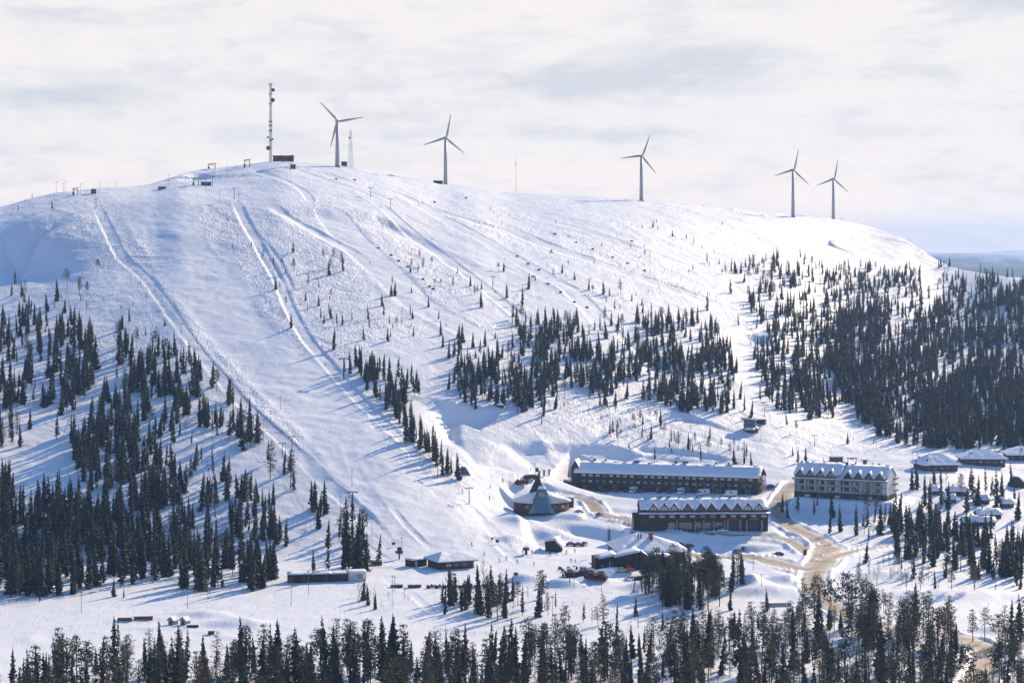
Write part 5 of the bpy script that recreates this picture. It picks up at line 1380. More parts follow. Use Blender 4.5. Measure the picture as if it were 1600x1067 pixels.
# mid-slope shed
p = place(1162, 673); t = thing('shed', 'dark green-grey two-storey shed alone on the slope above the long hotel', 'shed', p, -.15)
MB().prism([(0, -1.5), (0, 6.2), (6.2, 5.4), (6.2, 2.0), (7.6, 1.2), (7.6, -1.5)], 'y', 0, 7).build('wall', M['chimneyblue'], t)
MB().hexa([(-1.4, -.6, 6.1), (6.8, -.6, 5.2), (6.8, 7.5, 5.2), (-1.4, 7.5, 6.1), (-1.4, -.6, 6.5), (6.8, -.6, 5.6), (6.8, 7.5, 5.6), (-1.4, 7.5, 6.5)]).build('roof', M['darksteel'], t)
MB().box(1.2, -3, -1.5, 5.5, -.1, .8).build('lower_room', M['darkwood'], t); s_ = MB(); snow_slab(s_, [(.6, -3.5, .8), (6, -3.5, .8)], [(.6, 0, 1.3), (6, 0, 1.3)], .8, 5, .2, 2); s_.build('roof_snow', M['roofsnow'], t, True)
p = place(1185, 662); t = thing('shed', 'flat dark lean-to behind the shed on the slope', 'shed', p, -.3)
MB().box(-2.4, 0, -1, 3.4, 4, 1.9).build('wall', M['darkwood'], t); MB().box(-2.8, -.5, 1.9, 3.8, 4.4, 2.2).build('roof', M['darksteel'], t)
# small A-frame at the foot of the spruces
p = place(727, 741); t = thing('a_frame_hut', 'tiny dark A-frame hut beside the last spruces right of the piste', 'hut', p, .5)
MB().prism([(-2.3, -.5), (0, 3.2), (2.3, -.5)], 'y', 0, 4).build('frame', M['chimneyblue'], t)
MB().hexa([(0, -.2, 3.3), (2.6, -.2, -.6), (2.6, 4.2, -.6), (0, 4.2, 3.3), (0, -.2, 3.6), (2.8, -.2, -.4), (2.8, 4.2, -.4), (0, 4.2, 3.6)]).build('roof_snow', M['roofsnow'], t)
p = place(782, 637); t = thing('a_frame_hut', 'tiny snow-capped hut on the edge above the half pipe', 'hut', p, .2)
MB().box(-1.6, 0, -.5, 1.6, 2.4, 1.3).build('wall', M['darkwood'], t); MB().prism([(-2.2, 1.3), (0, 2.9), (2.2, 1.3)], 'y', -.4, 2.8).build('roof_snow', M['roofsnow'], t)
# two huts on the frozen field, woodpiles
for px, py, lb in ((267, 976, 'small pitched-roof hut on the snowfield, left of a pair'), (286, 976, 'small pitched-roof hut on the snowfield, right of a pair')):
    p = place(px, py); t = thing('field_hut', lb, 'hut', p, -.5)
    MB().prism([(-1.1, -.4), (-1.1, 1.5), (0, 2.5), (1.1, 1.5), (1.1, -.4)], 'y', 0, 2.4).build('wall', M['greywall'], t)
    for sx in (-1, 1): MB().hexa([(0, -.3, 2.5), (sx*1.5, -.3, 1.3), (sx*1.5, 2.7, 1.3), (0, 2.7, 2.5), (0, -.3, 2.7), (sx*1.5, -.3, 1.5), (sx*1.5, 2.7, 1.5), (0, 2.7, 2.7)]).build('roof', M['roofdark' if sx < 0 else 'roofsnow'], t)
    MB().box(-.35, -.05, 0, .35, 0, 1.5).build('door', M['darkwood'], t)
for px, py, ln, m_, lb, nm, ct in ((195, 970, 4.4, 'brick', 'low dark red shed strip on the snowfield, left one', 'low_shed', 'shed'), (224, 968, 6.0, 'brick', 'long low dark red shed strip on the snowfield left of the two huts', 'low_shed', 'shed'),
        (301, 980, 3.8, 'brownwood', 'brown timber stack right of the two small huts', 'timber_stack', 'timber'), (330, 991, 1.9, 'brick', 'dark red crate behind the bottom trees left of centre', 'crate', 'crate'),
        (620, 918, 4.2, 'pad', 'dark flat sledge below the lift cafe, left of two', 'sledge', 'sledge'), (648, 918, 4.6, 'brick', 'dark red flat sledge below the lift cafe, right of two', 'sledge', 'sledge'),
        (1218, 947, 7.5, 'blind', 'pale wooden trailer with dark openings below the snow heaps', 'trailer', 'trailer')):
    p = place(px, py); t = thing(nm, lb, ct, p, .15)
    MB().box(-ln/2, 0, -.3, ln/2, 1.4, .8).build('body', M[m_], t)
    MB().box(-ln/2-.15, -.15, .8, ln/2+.15, 1.55, .95).build('top', M['roofsnow' if nm in ('timber_stack',) else 'darkwood'], t)
    for x in (-ln/2+.4, ln/2-.6): MB().box(x, -.08, -.3, x+.25, -.01, .8).build('post', M['rubber'], t)

# ------------------------------------------------------------------ the summit
def crest_spot(px, d): x = (px-800)/F*d; return Vector((x, d, lookup_z(x, d)))
def skyline_spot(px, back=0):
    i = int(round((px-PXC[0])/2)); row = HORIZ-F*Z[i]/Y[i]; j = int(np.argmin(row)); d = Y[i, j]+back
    x = (px-800)/F*d; return Vector((x, d, lookup_z(x, d)))
# lattice mast
def lattice(parent, h, w0, w1, m_, nseg, r=.12):
    for (sx, sy) in ((-1, -1), (1, -1), (0, 1)):
        MB().tube((sx*w0/2, sy*w0/2, -1), (sx*w1/2, sy*w1/2, h), r, r*.8, 6).build('leg', M[m_], parent)
    br = MB(); c3 = [(-1, -1), (1, -1), (0, 1)]
    for k in range(nseg):
        za = h*k/nseg; zb_ = h*(k+1)/nseg; wa = w0+(w1-w0)*k/nseg; wb = w0+(w1-w0)*(k+1)/nseg
        for i in range(3):
            a_, b_ = c3[i], c3[(i+1) % 3]
            br.tube((a_[0]*wa/2, a_[1]*wa/2, za), (b_[0]*wb/2, b_[1]*wb/2, zb_), r*.55, None, 4, 0, False)
            br.tube((a_[0]*wa/2, a_[1]*wa/2, za), (b_[0]*wa/2, b_[1]*wa/2, za), r*.55, None, 4, 0, False)
    br.build('bracing', M[m_], parent)
def dish(parent, x, z, r, m_='darksteel', y=-1.0):
    MB().tube((x, y, z), (x, y-.7, z), r*.8, r, 14).build('dish', M[m_], parent)
    MB().tube((x, y, z), (0, 0, z), .1, .1, 5).build('dish_bracket', M['steel'], parent)
p = skyline_spot(423); t = thing('radio_mast', 'tall pale lattice radio mast with round dishes beside the red summit building', 'mast', p, 0)
lattice(t, 60, 1.9, 1.5, 'mast', 34, .19)
MB().box(-.2, -.15, 2, .15, .15, 58).build('cable_tray', M['mast'], t)
for x, z, r_ in ((2.0, 54.5, 1.4), (1.8, 46.8, 1.6), (-1.7, 10.2, 1.7), (-1.9, 18.4, .8), (1.7, 17.0, .7), (0, 16.2, .8)): dish(t, x, z, r_)
for z in (58.5, 51, 44, 30, 27, 23): MB().box(-1.5, -1.1, z, 1.4, -.7, z+.8).build('antenna_box', M['steel' if z > 40 else 'darksteel'], t)
p = skyline_spot(427+16, -2); t = thing('summit_building', 'long low dark red building on the summit right of the tall mast', 'building', (p.x, p.y, p.z-.4), .12)
MB().box(-8, 0, -2, 7.9, 6, 4.2).build('wall', M['redwall'], t); MB().box(-8.4, -.4, 4.2, 8.3, 6.4, 4.6).build('roof', M['roofdark'], t)
MB().box(4.2, -.1, -1, 5.4, -.01, 2.6).build('door', M['darkwood'], t); MB().box(5.6, 1, 4.6, 7, 2.2, 5.2).build('roof_vent', M['steel'], t)
for x in (-6, -3, 0): MB().box(x, -.1, 1.4, x+1, -.01, 2.2).build('window', M['glass'], t)
MB().tube((-2, 2, 4.6), (-2, 2, 8), .09, .06, 5).build('aerial', M['steel'], t)
p = skyline_spot(548); t = thing('radio_mast', 'thin see-through lattice mast with one dish right of the first wind turbine', 'mast', p, 0)
lattice(t, 29, 4.6, .9, 'steel', 16, .1); dish(t, -.9, 22.5, .8)
p = skyline_spot(538); t = thing('equipment_cabin', 'square dark equipment cabin at the foot of the thin lattice mast', 'cabin', p, .1)
MB().box(-2.3, 0, -1, 2.1, 3, 3.2).build('wall', M['brownwood'], t); MB().box(-2.6, -.3, 3.2, 2.4, 3.3, 3.5).build('roof', M['roofdark'], t); MB().box(-.4, -.06, 0, .5, 0, 2.2).build('door', M['darksteel'], t)
p = skyline_spot(806); t = thing('radio_mast', 'very thin guyed mast standing alone on the skyline between turbines', 'mast', p, 0)
MB().tube((0, 0, -1), (0, 0, 30), .18, .12, 6).build('pole', M['mast'], t); MB().box(-.3, -.3, 24, .3, .3, 26).build('antenna', M['mast'], t)
for s_x in (-1, 1): MB().tube((0, 0, 25), (s_x*9, 1, -.5), .03, .03, 3).build('guy', M['steel'], t)

# wind turbines
def turbine(px, py_base, py_hub, d, angles, lb, blade, skew=.25, sub=0):
    if True:
        x = (px-800)/F*d; z = lookup_z(x, d)
        zb_ = -(py_base-HORIZ)/F*d
    z = min(z, zb_+2.0)
    hub = -(py_hub-HORIZ)/F*d
    t = thing('wind_turbine', lb, 'wind turbine', (x, d, z), 0, 'five wind turbines on the ridge')
    H = hub-z
    MB().tube((0, 0, -2), (0, 0, H-.8), 1.75, 1.0, 20).build('tower', M['turbine'], t, True)
    MB().tube((0, 0, -2), (0, 0, .5), 2.6, 2.4, 20).build('foundation', M['concrete'], t)
    yaw = skew
    na = MB().prism([(-.9, -.9), (-1.0, .7), (-.5, 1.1), (.5, 1.1), (1.0, .7), (.9, -.9)], 'y', -2.0, 4.6).build('nacelle', M['turbine'], t)
    na.location = (0, 0, H); na.rotation_euler = (0, 0, yaw)
    hb = MB().tube((0, -2.0, 0), (0, -3.4, 0), 1.0, .55, 14).build('hub', M['turbine'], na); 
    for a in angles:
        a = math.radians(a)       # clockwise from up as seen in the photograph
        b_ = MB()
        n_ = 9; L_ = blade; prev = []
        for k in range(n_+1):
            r_ = .5+(L_-.5)*k/n_; f_ = k/n_
            ch = (1.0+1.35*math.sin(min(1, f_/.22)*math.pi/2))*(1-f_*.82) if f_ > .04 else .9
            th_ = .26*(1-f_*.8); tw = .25*(1-f_)
            prev.append([(-.35*ch, -th_*.2, r_), (-.1*ch, -th_, r_), (.65*ch, tw*.3, r_), (-.1*ch, th_, r_)])
        vs_ = [v_ for q in prev for v_ in q]; fs = []
        for k in range(n_):
            for j in range(4): fs.append((k*4+j, k*4+(j+1) % 4, k*4+4+(j+1) % 4, k*4+4+j))
        fs += [(3, 2, 1, 0), tuple(n_*4+j for j in range(4))]
        bo = b_.add(vs_, fs).build('blade', M['turbine'], na, True)
        bo.location = (0, -2.7, 0)
        bo.rotation_euler = (0, a, 0)
    return t
T = [(527, 260, 190, 1735, (-44, 80, 196), 'leftmost and largest wind turbine, between the two lattice masts', 20.5),
     (696, 289, 216, 1838, (11, 129, 252), 'second wind turbine from left, with a low hut at its foot', 20.0),
     (1002, 314, 244, 1950, (21, 140, 263), 'middle wind turbine standing alone on the ridge', 20.2),
     (1239, 332, 266, 2118, (13, 132, 254), 'fourth wind turbine from left, left one of the close pair', 20.5),
     (1302, 340, 280, 2225, (11, 131, 250), 'rightmost wind turbine, right one of the close pair', 20.3)]
for q in T: turbine(q[0], q[1], q[2], q[3], q[4], q[5], q[6])
p = skyline_spot(684); t = thing('turbine_hut', 'low dark flat hut at the foot of the second wind turbine', 'hut', p, .1)
MB().box(-3.4, 0, -1, 4, 3, 2.0).build('wall', M['darkwood'], t); MB().box(-3.7, -.3, 2.0, 4.3, 3.3, 2.4).build('roof', M['darksteel'], t)
# summit lift stations and huts
def station(px, py, w_, h, lb, legs=True, m_='brownwood'):
    p = place(px, py); t = thing('lift_station', lb, 'lift station', p, .2)
    MB().hexa([(-w_/2, -1, h-.6), (w_/2, -1, h+.3), (w_/2, 1.2, h+.3), (-w_/2, 1.2, h-.6), (-w_/2, -1, h), (w_/2, -1, h+.8), (w_/2, 1.2, h+.8), (-w_/2, 1.2, h)]).build('roof', M[m_], t)
    for x in (-w_/2+.5, w_/2-.8):
        MB().box(x, -.3, -1, x+.45, .3, h).build('leg', M[m_], t)
    MB().tube((0, 0, h-1.1), (0, 0, h-.8), w_*.28, w_*.28, 14).build('bull_wheel', M['darksteel'], t)
    MB().box(-w_/2, -.9, 0, -w_/2+1.3, .9, h*.45).build('motor_box', M[m_], t)
    return t
station(331, 264, 6.0, 3.6, 'brown lift top station on two legs on the skyline left of the mast')
station(306, 290, 4.6, 4.6, 'dark lift top station left of the low blue shed below the summit', m_='darksteel')
station(386, 262, 5.0, 5.6, 'tall thin lift top station just left of the tall mast', m_='darksteel')
station(118, 305, 4.2, 4.4, 'dark lift top station at the left shoulder of the hill', m_='darksteel')
for px, py, w_, h, m_, lb in ((322, 290, 7, 2.2, 'pad', 'low dark blue shed right of the dark lift station below the summit'), (146, 303, 3.2, 2.8, 'darkwood', 'small dark hut on the left shoulder right of the lift station'), (458, 264, 3.6, 3.0, 'pad', 'small blue-black operator hut just below the red summit building'),
        (253, 296, 5, 1.6, 'pad', 'low dark snow fence block left of the summit sheds')):
    p = place(px, py); t = thing('summit_hut', lb, 'hut', p, .1)
    MB().box(-w_/2, 0, -.8, w_/2, 2.4, h).build('wall', M[m_], t); MB().box(-w_/2-.3, -.3, h, w_/2+.3, 2.7, h+.35).build('roof', M['darksteel'], t); MB().box(-w_*.2, -.06, h*.3, w_*.15, 0, h*.8).build('window', M['glass'], t)

# T-bar lift towers
def lift_tower(h=8.0):
    t = thing('lift_tower', 'x', 'lift tower', (0, 0, 0), 0)
    MB().tube((0, 0, -1.5), (0, 0, h), .26, .17, 10).build('pole', M['darksteel'], t)
    MB().box(-1.9, -.14, h-.25, 1.9, .14, h+.1).build('crossarm', M['darksteel'], t)
    for x in (-1.7, 1.7):
        sb_ = MB().box(x-.12, -1.0, h-.55, x+.12, 1.0, h-.3).build('sheave_beam', M['steel'], t)
        for y in (-.75, 0, .75): MB().tube((x-.1, y, h-.2), (x+.1, y, h-.2), .24, .24, 8).build('sheave', M['rubber'], sb_)
    return t
proto = lift_tower()
TW = [(150,326,15,0,'topmost tower of the left lift line, on the brow'),(164,346,13,0,'second tower from the top of the left lift line'),(220,443,14,0,'third tower from the top of the left lift line, below the cross track'),(283,521,15,0,'tower of the left lift line beside the first spruces'),
 (360,610,16,0,'tower of the left lift line level with the mid forest'),(396,668,20,0,'tower of the left lift line above the pair of tall pines'),(411,690,16,0,'tower of the left lift line just below its neighbour'),(456,702,20,0,'tower of the left lift line behind the tall pine'),(441,714,22,0,'tower left of the tall pine on the left lift line'),(551,800,32,0,'lowest tall tower of the left lift line beside the spruces'),
 (366,312,18,0,'topmost tower of the second lift line'),(373,317,14,0,'second tower of the second lift line, close to the top one'),(456,460,16,0,'tower of the second lift line in the scattered trees'),(502,544,14,0,'tower of the second lift line beside the tall thin spruce'),(634,693,18,0,'tower of the second lift line in the spruce strip'),(684,747,20,0,'tower of the second lift line at the foot of the spruce strip'),
 (733,787,25,.1,'lone lift tower on open snow right of the piste foot'),(579,308,15,0,'upper tower of the third lift line near the summit'),(610,326,15,0,'second tower of the third lift line'),(770,450,18,0,'tower of the third lift line in mid hill'),(1195,650,18,0,'lift tower at the edge of the wood right of the mid slope shed'),
 (1273,697,17,.1,'lift tower above the pale hotel'),(453,268,12,0,'short lift tower just below the red summit building'),(332,291,15,0,'slim lift tower right of the low blue summit shed'),(537,592,32,0,'tall tower at the left end of the mid slope stand')]
for k, (px, py, hp, rz, lb) in enumerate(TW):
    p = place(px, py); o = proto if k == 0 else copy_tree(proto, p)
    h = hp*p.y/F; o.location = p; o.rotation_euler = (0, 0, .35 if k < 10 else .15); o.scale = (max(.6, h/8),)*2+(h/8,); o['label'] = lb; o['group'] = 'drag lift towers'
# haul ropes between the towers
def rope(idx, lb):
    pts = []
    for k in idx:
        px, py, hp = TW[k][:3]; p = place(px, py); pts.append(p+Vector((0, 0, hp*p.y/F-.1)))
    mb = MB()
    for a, b in zip(pts[:-1], pts[1:]):
        for sx in (-1.5, 1.5):
            for j in range(6):
                f0, f1 = j/6, (j+1)/6; sg = (b-a).length*.03
                q0 = a.lerp(b, f0)+Vector((sx, 0, -sg*4*f0*(1-f0))); q1 = a.lerp(b, f1)+Vector((sx, 0, -sg*4*f1*(1-f1)))
                mb.tube(q0, q1, .05, None, 3, 0, False)
    tag(mb.build('haul_rope', M['darksteel']), lb, 'rope')
rope([0, 1, 2, 3, 4, 5, 7, 9], 'thin haul rope strung between the towers of the left lift line')
rope([10, 12, 13, 14, 15, 16], 'thin haul rope strung between the towers of the second lift line')
rope([17, 18, 19], 'thin haul rope strung between the towers of the third lift line')
# lift bottom stations
p = place(624, 873); t = thing('lift_station', 'dark drag lift bottom station left of the lift cafe', 'lift station', p, .3)
MB().tube((0, 0, -1), (0, 0, 3.6), .35, .3, 8).build('column', M['darksteel'], t); MB().box(-1.6, -1, 2.6, 1.4, 1, 3.1).build('deck', M['darksteel'], t); MB().box(-.7, -.7, 3.1, .7, .7, 4.6).build('drive_cabin', M['pad'], t); MB().tube((0, 0, 2.1), (0, 0, 2.4), 1.3, 1.3, 14).build('bull_wheel', M['steel'], t)
p = place(822, 866); t = thing('lift_station', 'dark drag lift bottom station at the head of the skier line', 'lift station', p, .1)
MB().box(-.5, -.5, -1, .5, .5, 2.6).build('column', M['darksteel'], t); MB().box(-1.3, -.8, 1.8, 1.3, .8, 2.4).build('drive_cabin', M['pad'], t); MB().tube((0, 0, 2.6), (0, 0, 2.9), 1.2, 1.2, 14).build('bull_wheel', M['steel'], t); MB().tube((0, 0, 2.9), (0, 0, 4.2), .1, .06, 6).build('tip', M['darksteel'], t)

# light and marker poles
def pole_proto():
    t = thing('light_pole', 'x', 'light pole', (0, 0, 0), 0)
    MB().tube((0, 0, -1), (0, 0, 10), .11, .07, 6).build('pole', M['steel'], t)
    MB().box(-.55, -.2, 9.7, .55, .2, 10.05).build('floodlight', M['darksteel'], t)
    return t
pp = pole_proto()
PL = [(88,300,17),(99,302,15),(102,300,16),(126,304,17),(156,294,10),(181,291,8),(290,294,18),(322,302,22),(336,276,16),(355,277,18),(343,317,20),(145,349,22),(157,365,21),(170,391,24),(182,409,20),(191,423,17),(204,442,18),(228,466,16),(355,366,24),(386,410,20),(371,390,24),(284,545,16),(253,478,16),
 (134,325,14),(263,290,16),(297,560,20),(313,585,22),(337,600,20),(385,655,20),(411,680,24),(457,740,28),(491,820,30),(581,836,27),(628,866,26),(532,800,26),(545,810,34),(566,830,30),(14,943,12),(127,957,32),(293,951,32),(320,926,24),(455,946,42),(482,928,36),(438,640,20),(423,660,18),(427,440,18),
 (613,925,26),(617,925,24),(897,920,36),(941,905,22),(940,928,20),(863,972,40),(1107,960,20),(1177,890,24),(1190,915,18),(1079,640,16),(1079,675,20),(1189,690,24),(1152,700,0),(1244,708,16),(1426,725,20),(1434,722,26),(1504,712,14),(1520,706,12),(1460,712,16),(550,760,26),(672,722,22),(754,625,16),(773,627,12),(952,655,18),(920,648,16),(999,800,0),(1060,790,12)]
seen = []
k = 0
for (px, py, hp) in PL:
    if hp < 5: continue
    p = place(px, py); o = pp if k == 0 else copy_tree(pp, p)
    h = hp*p.y/F; o.location = p; o.rotation_euler = (0, 0, .3); o.scale = (1, 1, h/10)
    seen.append((px, py, h, o)); k += 1
gl_ = {}
for px, py, h, o in seen: gl_.setdefault(('short' if h < 7 else 'tall')+' thin light pole '+where(px, py-8), []).append((px, o))
for key, lst in gl_.items():
    lst.sort(key=lambda q: q[0])
    nm_ = ['leftmost ', 'second from left ', 'third from left ', 'fourth from left ', 'fifth from left ', 'sixth from left ', 'seventh from left ', 'eighth from left ', 'ninth from left ']
    for j, (px, o) in enumerate(lst): o['label'] = (nm_[min(j, 8)] if len(lst) > 1 else '')+key; o['group'] = 'light poles beside the pistes'
# utility pole pair with crossbar and wires
for px, py, hp, lb in ((997, 980, 21, 'wooden utility pole with insulators and sagging wires on the snow strip'), (1127, 1050, 27, 'thin utility pole with crossbar among the bottom right trees')):
    p = place(px, py); h = hp*p.y/F; t = thing('utility_pole', lb, 'utility pole', p, 0)
    MB().tube((0, 0, -1), (0, 0, h), .14, .1, 7).build('pole', M['brownwood'], t); MB().box(-1.0, -.08, h-.5, 1.0, .08, h-.3).build('crossbar', M['brownwood'], t)
    for x in (-.9, 0, .9): MB().tube((x, 0, h-.3), (x, 0, h), .07, .05, 5).build('insulator', M['greywall'], t)
a_ = place(997, 980); a_.z += 4.0
for px, py, lb in ((955, 975, 'overhead wire running left from the wooden utility pole'), (1075, 985, 'overhead wire running right from the wooden utility pole')):
    b_ = place(px, py); b_.z += 4
    w_ = MB()
    for k in range(8):
        f0, f1 = k/8, (k+1)/8
        q0 = a_.lerp(b_, f0)-Vector((0, 0, 3.0*f0*(1-f0))); q1 = a_.lerp(b_, f1)-Vector((0, 0, 3.0*f1*(1-f1)))
        w_.tube(q0, q1, .035, None, 4, 0, False)
    tag(w_.build('overhead_wire', M['rubber']), lb, 'wire')

# small dark covers (padded hydrants) along the pistes
CV = [(867,366),(900,379),(926,390),(957,403),(980,412),(1007,423),(808,401),(825,413),(842,422),(833,433),(856,444),(876,457),(897,473),(917,481),(591,388),(611,399),(623,408),(637,418),(661,437),(671,448),(677,452),(987,377),(554,282),(525,281),(679,316),(728,310)]
CVN = ['just below the first big track, %s', 'beside the lower long track, %s', 'in the diagonal row above mid slope, %s']
pr_ = thing('hydrant_cover', 'x', 'cover', (0, 0, 0), 0)
MB().box(-1.4, -.6, -.4, 1.4, .6, .75).prism([(-.6, .75), (0, 1.15), (.6, .75)], 'x', -1.3, 1.3).build('padding', M['pad'], pr_)
MB().tube((0, 0, .9), (0, 0, 1.7), .08, .08, 6).build('riser', M['darksteel'], pr_)
ORD = ['first', 'second', 'third', 'fourth', 'fifth', 'sixth', 'seventh', 'eighth', 'ninth']
for k, (px, py) in enumerate(CV):
    p = place(px, py); o = pr_ if k == 0 else copy_tree(pr_, p)
    o.location = p; o.rotation_euler = (0, 0, -.5); o.scale = (.68, .68, .68)
    if k < 6: lb = '%s dark padded hydrant cover from left along the upper long piste' % ORD[k]
    elif k < 14: lb = '%s dark padded hydrant cover from left along the middle lift track' % ORD[k-6]
    elif k < 21: lb = '%s dark padded hydrant cover from top in the row above mid slope' % ORD[k-14]
    else: lb = '%s dark padded hydrant cover counted from right, high on the summit slopes' % ORD[k-21]
    o['label'] = lb; o['group'] = 'dark padded covers beside the pistes'
# ------------------------------------------------------------------ vehicles
def car(kind='car', paint='black'):
    t = thing('parked_car' if kind != 'camper' else 'camper_van', 'x', 'car' if kind != 'camper' else 'camper van', (0, 0, 0), 0)
    Lc, W_ = (4.5, 1.8) if kind == 'car' else (6.2, 2.2)
    pm = M['car_'+paint]
    if kind == 'car':
        lower = [(-2.25, .35), (-2.25, .85), (-2.1, .98), (-1.2, 1.02), (1.3, 1.05), (2.1, .98), (2.25, .8), (2.25, .35)]
        cab = [(-1.3, 1.0), (-.65, 1.48), (.95, 1.52), (1.75, 1.04)]
    else:
        lower = [(-3.1, .4), (-3.1, 1.1), (-2.6, 1.3), (-2.1, 1.9), (-2.3, 2.3), (-1.9, 2.75), (2.9, 2.8), (3.1, 2.6), (3.1, .4)]
        cab = None
    def body(prof, w_, nm, mt, taper=.0):
        mb = MB(); n_ = len(prof); v_ = []
        for y, s_ in ((-w_/2, 1-taper), (-w_/2+.12, 1), (w_/2-.12, 1), (w_/2, 1-taper)):
            zc_ = prof[0][1]
            v_ += [(x*(.97 if abs(y) == w_/2 else 1), y, zc_+(z-zc_)*s_) for x, z in prof]
        fs = [(r_*n_+k, r_*n_+(k+1) % n_, (r_+1)*n_+(k+1) % n_, (r_+1)*n_+k) for r_ in range(3) for k in range(n_)]
        fs += [tuple(range(n_-1, -1, -1)), tuple(range(3*n_, 4*n_))]
        return mb.add(v_, fs).build(nm, mt, t)
    b_ = body(lower, W_, 'body', pm, .04)
    if cab:
        body(cab, W_*.86, 'cabin_glass', M['glass'], .08)
        MB().box(-.6, -W_*.4, 1.47, .9, W_*.4, 1.56).build('roof', pm, t)
    else:
        MB().add([(-2.65, -W_*.44, 1.34), (-2.14, -W_*.44, 1.88), (-2.14, W_*.44, 1.88), (-2.65, W_*.44, 1.34), (-2.75, -W_*.44, 1.40), (-2.24, -W_*.44, 1.95), (-2.24, W_*.44, 1.95), (-2.75, W_*.44, 1.40)], [(0, 3, 2, 1), (4, 5, 6, 7), (0, 1, 5, 4), (1, 2, 6, 5), (2, 3, 7, 6), (3, 0, 4, 7)]).build('windscreen', M['glass'], t)
        for y in (-W_/2-.03, W_/2-.03): MB().box(-.4, y, 1.5, .7, y+.06, 2.1).build('side_window', M['glass'], t)
        MB().box(3.08, -.7, 1.4, 3.13, .7, 2.2).build('rear_window', M['glass'], t)
    sx = Lc*.31
    for x in (-sx, sx):
        for y in (-W_/2+.02, W_/2-.22):
            MB().tube((x, y, .34), (x, y+.2, .34), .34, .34, 14).build('wheel', M['rubber'], t)
    for y in (-W_*.36, W_*.36):
        MB().box(-Lc/2-.03, y-.18, .62, -Lc/2+.05, y+.18, .78).build('headlight', M['blind'], t)
    s_ = MB(); 
    return t
protos = {}
def put_car(px, py, rz, kind, paint, lb, group, d=None):
    key = (kind, paint)
    p = place(px, py) if d is None else Vector(((px-800)/F*d, d, 0))
    if d is not None: p.z = lookup_z(p.x, p.y)
    p.z += .02
    if key not in protos:
        o = protos[key] = car(kind, paint)
    else: o = copy_tree(protos[key], p)
    o.location = p; o.rotation_euler = (0, 0, rz); o['label'] = lb; o['group'] = group
    return o
FR = S_UP; u = Vector((math.cos(FR['rz']), math.sin(FR['rz']), 0)); v = Vector((-u.y, u.x, 0))
def front(px, off):
    """position along the long hotel's front, off metres before the wall"""
    ln = FR['o']-v*off
    # solve for column
    a = (px-800)/F; s_ = (a*ln.y-ln.x)/(u.x-a*u.y); q = ln+u*s_
    return (px, q.y)
cars = [(910,'black'),(927,'grey'),(942,'black'),(949,'black'),(963,'red'),(978,'black'),(999,'black'),(1030,'black'),(1045,'green'),(1074,'grey'),(1003,'grey')]
cars = sorted(set(cars))
nm_ = ['leftmost', 'second', 'third', 'fourth', 'fifth', 'sixth', 'seventh', 'eighth', 'ninth', 'tenth', 'last']
for k, (px, c) in enumerate(cars[:10]):
    a, d = front(px, 5.2)
    put_car(a, 0, FR['rz']+math.pi/2+.05, 'car', c, '%s %s car parked nose out before the long dark hotel' % (nm_[k] + (' from left' if k else ''), {'black': 'black', 'grey': 'grey', 'red': 'dark red', 'green': 'dark green'}[c]), 'cars parked before the long hotel', d)
for px, off, rz, lb in ((990, 6, 1.45, 'white box van left of centre before the long dark hotel'), (1064, 6.5, 1.5, 'white box van right of centre before the long dark hotel'), (1099, 8, .9, 'white motorhome parked askew before the long dark hotel'), (1141, 9.5, .35, 'long white motorhome at the right end before the long dark hotel')):
    a, d = front(px, off); put_car(a, 0, FR['rz']+rz, 'camper', 'white', lb, 'white vans and motorhomes by the long hotel', d)
put_car(905, 802, 2.9, 'car', 'silver', 'silver car parked right of the glass cone restaurant', 'cars on the village roads')
put_car(936, 806, 1.1, 'car', 'grey', 'dark grey car driving on the sanded road below the glass cone restaurant', 'cars on the village roads')
put_car(1129, 831, .1, 'car', 'white', 'white car by the garage doors of the gabled dark hotel', 'cars on the village roads')
put_car(1216, 868, .4, 'car', 'black', 'black car on the parking area beside the sanded road', 'cars on the village roads')
put_car(1151, 864, .9, 'car', 'blue', 'dark blue car right of the pine clump, left of two', 'cars on the village roads')
put_car(1162, 860, 1.3, 'car', 'black', 'black car right of the pine clump, right of two', 'cars on the village roads')
put_car(1061, 853, .6, 'car', 'blue', 'dark blue car behind the restaurant roof', 'cars on the village roads')
put_car(1076, 855, .3, 'car', 'red', 'dark red car behind the restaurant roof', 'cars on the village roads')
put_car(1203, 762, .5, 'car', 'black', 'black car at the right end of the long dark hotel', 'cars on the village roads')
put_car(891, 852, .1, 'car', 'blue', 'dark blue car left of three below the shaded snow bank', 'cars below the shaded bank')
put_car(903, 853, .2, 'car', 'black', 'black car middle of three below the shaded snow bank', 'cars below the shaded bank')
put_car(913, 852, 1.2, 'car', 'grey', 'dark grey car right of three below the shaded snow bank', 'cars below the shaded bank')
put_car(963, 852, .6, 'car', 'blue', 'dark blue car right of the steel chimney tower', 'cars below the shaded bank')
put_car(970, 893, .4, 'car', 'silver', 'silver car in front of the restaurant', 'cars by the restaurant')
put_car(982, 893, .2, 'car', 'red', 'dark red car in front of the restaurant', 'cars by the restaurant')
put_car(985, 906, -.5, 'car', 'white', 'white car half hidden behind the snow heap below the restaurant', 'cars by the restaurant')
put_car(1218, 790, 1.0, 'car', 'grey', 'dark grey car on the road left of the pale hotel', 'cars on the village roads')
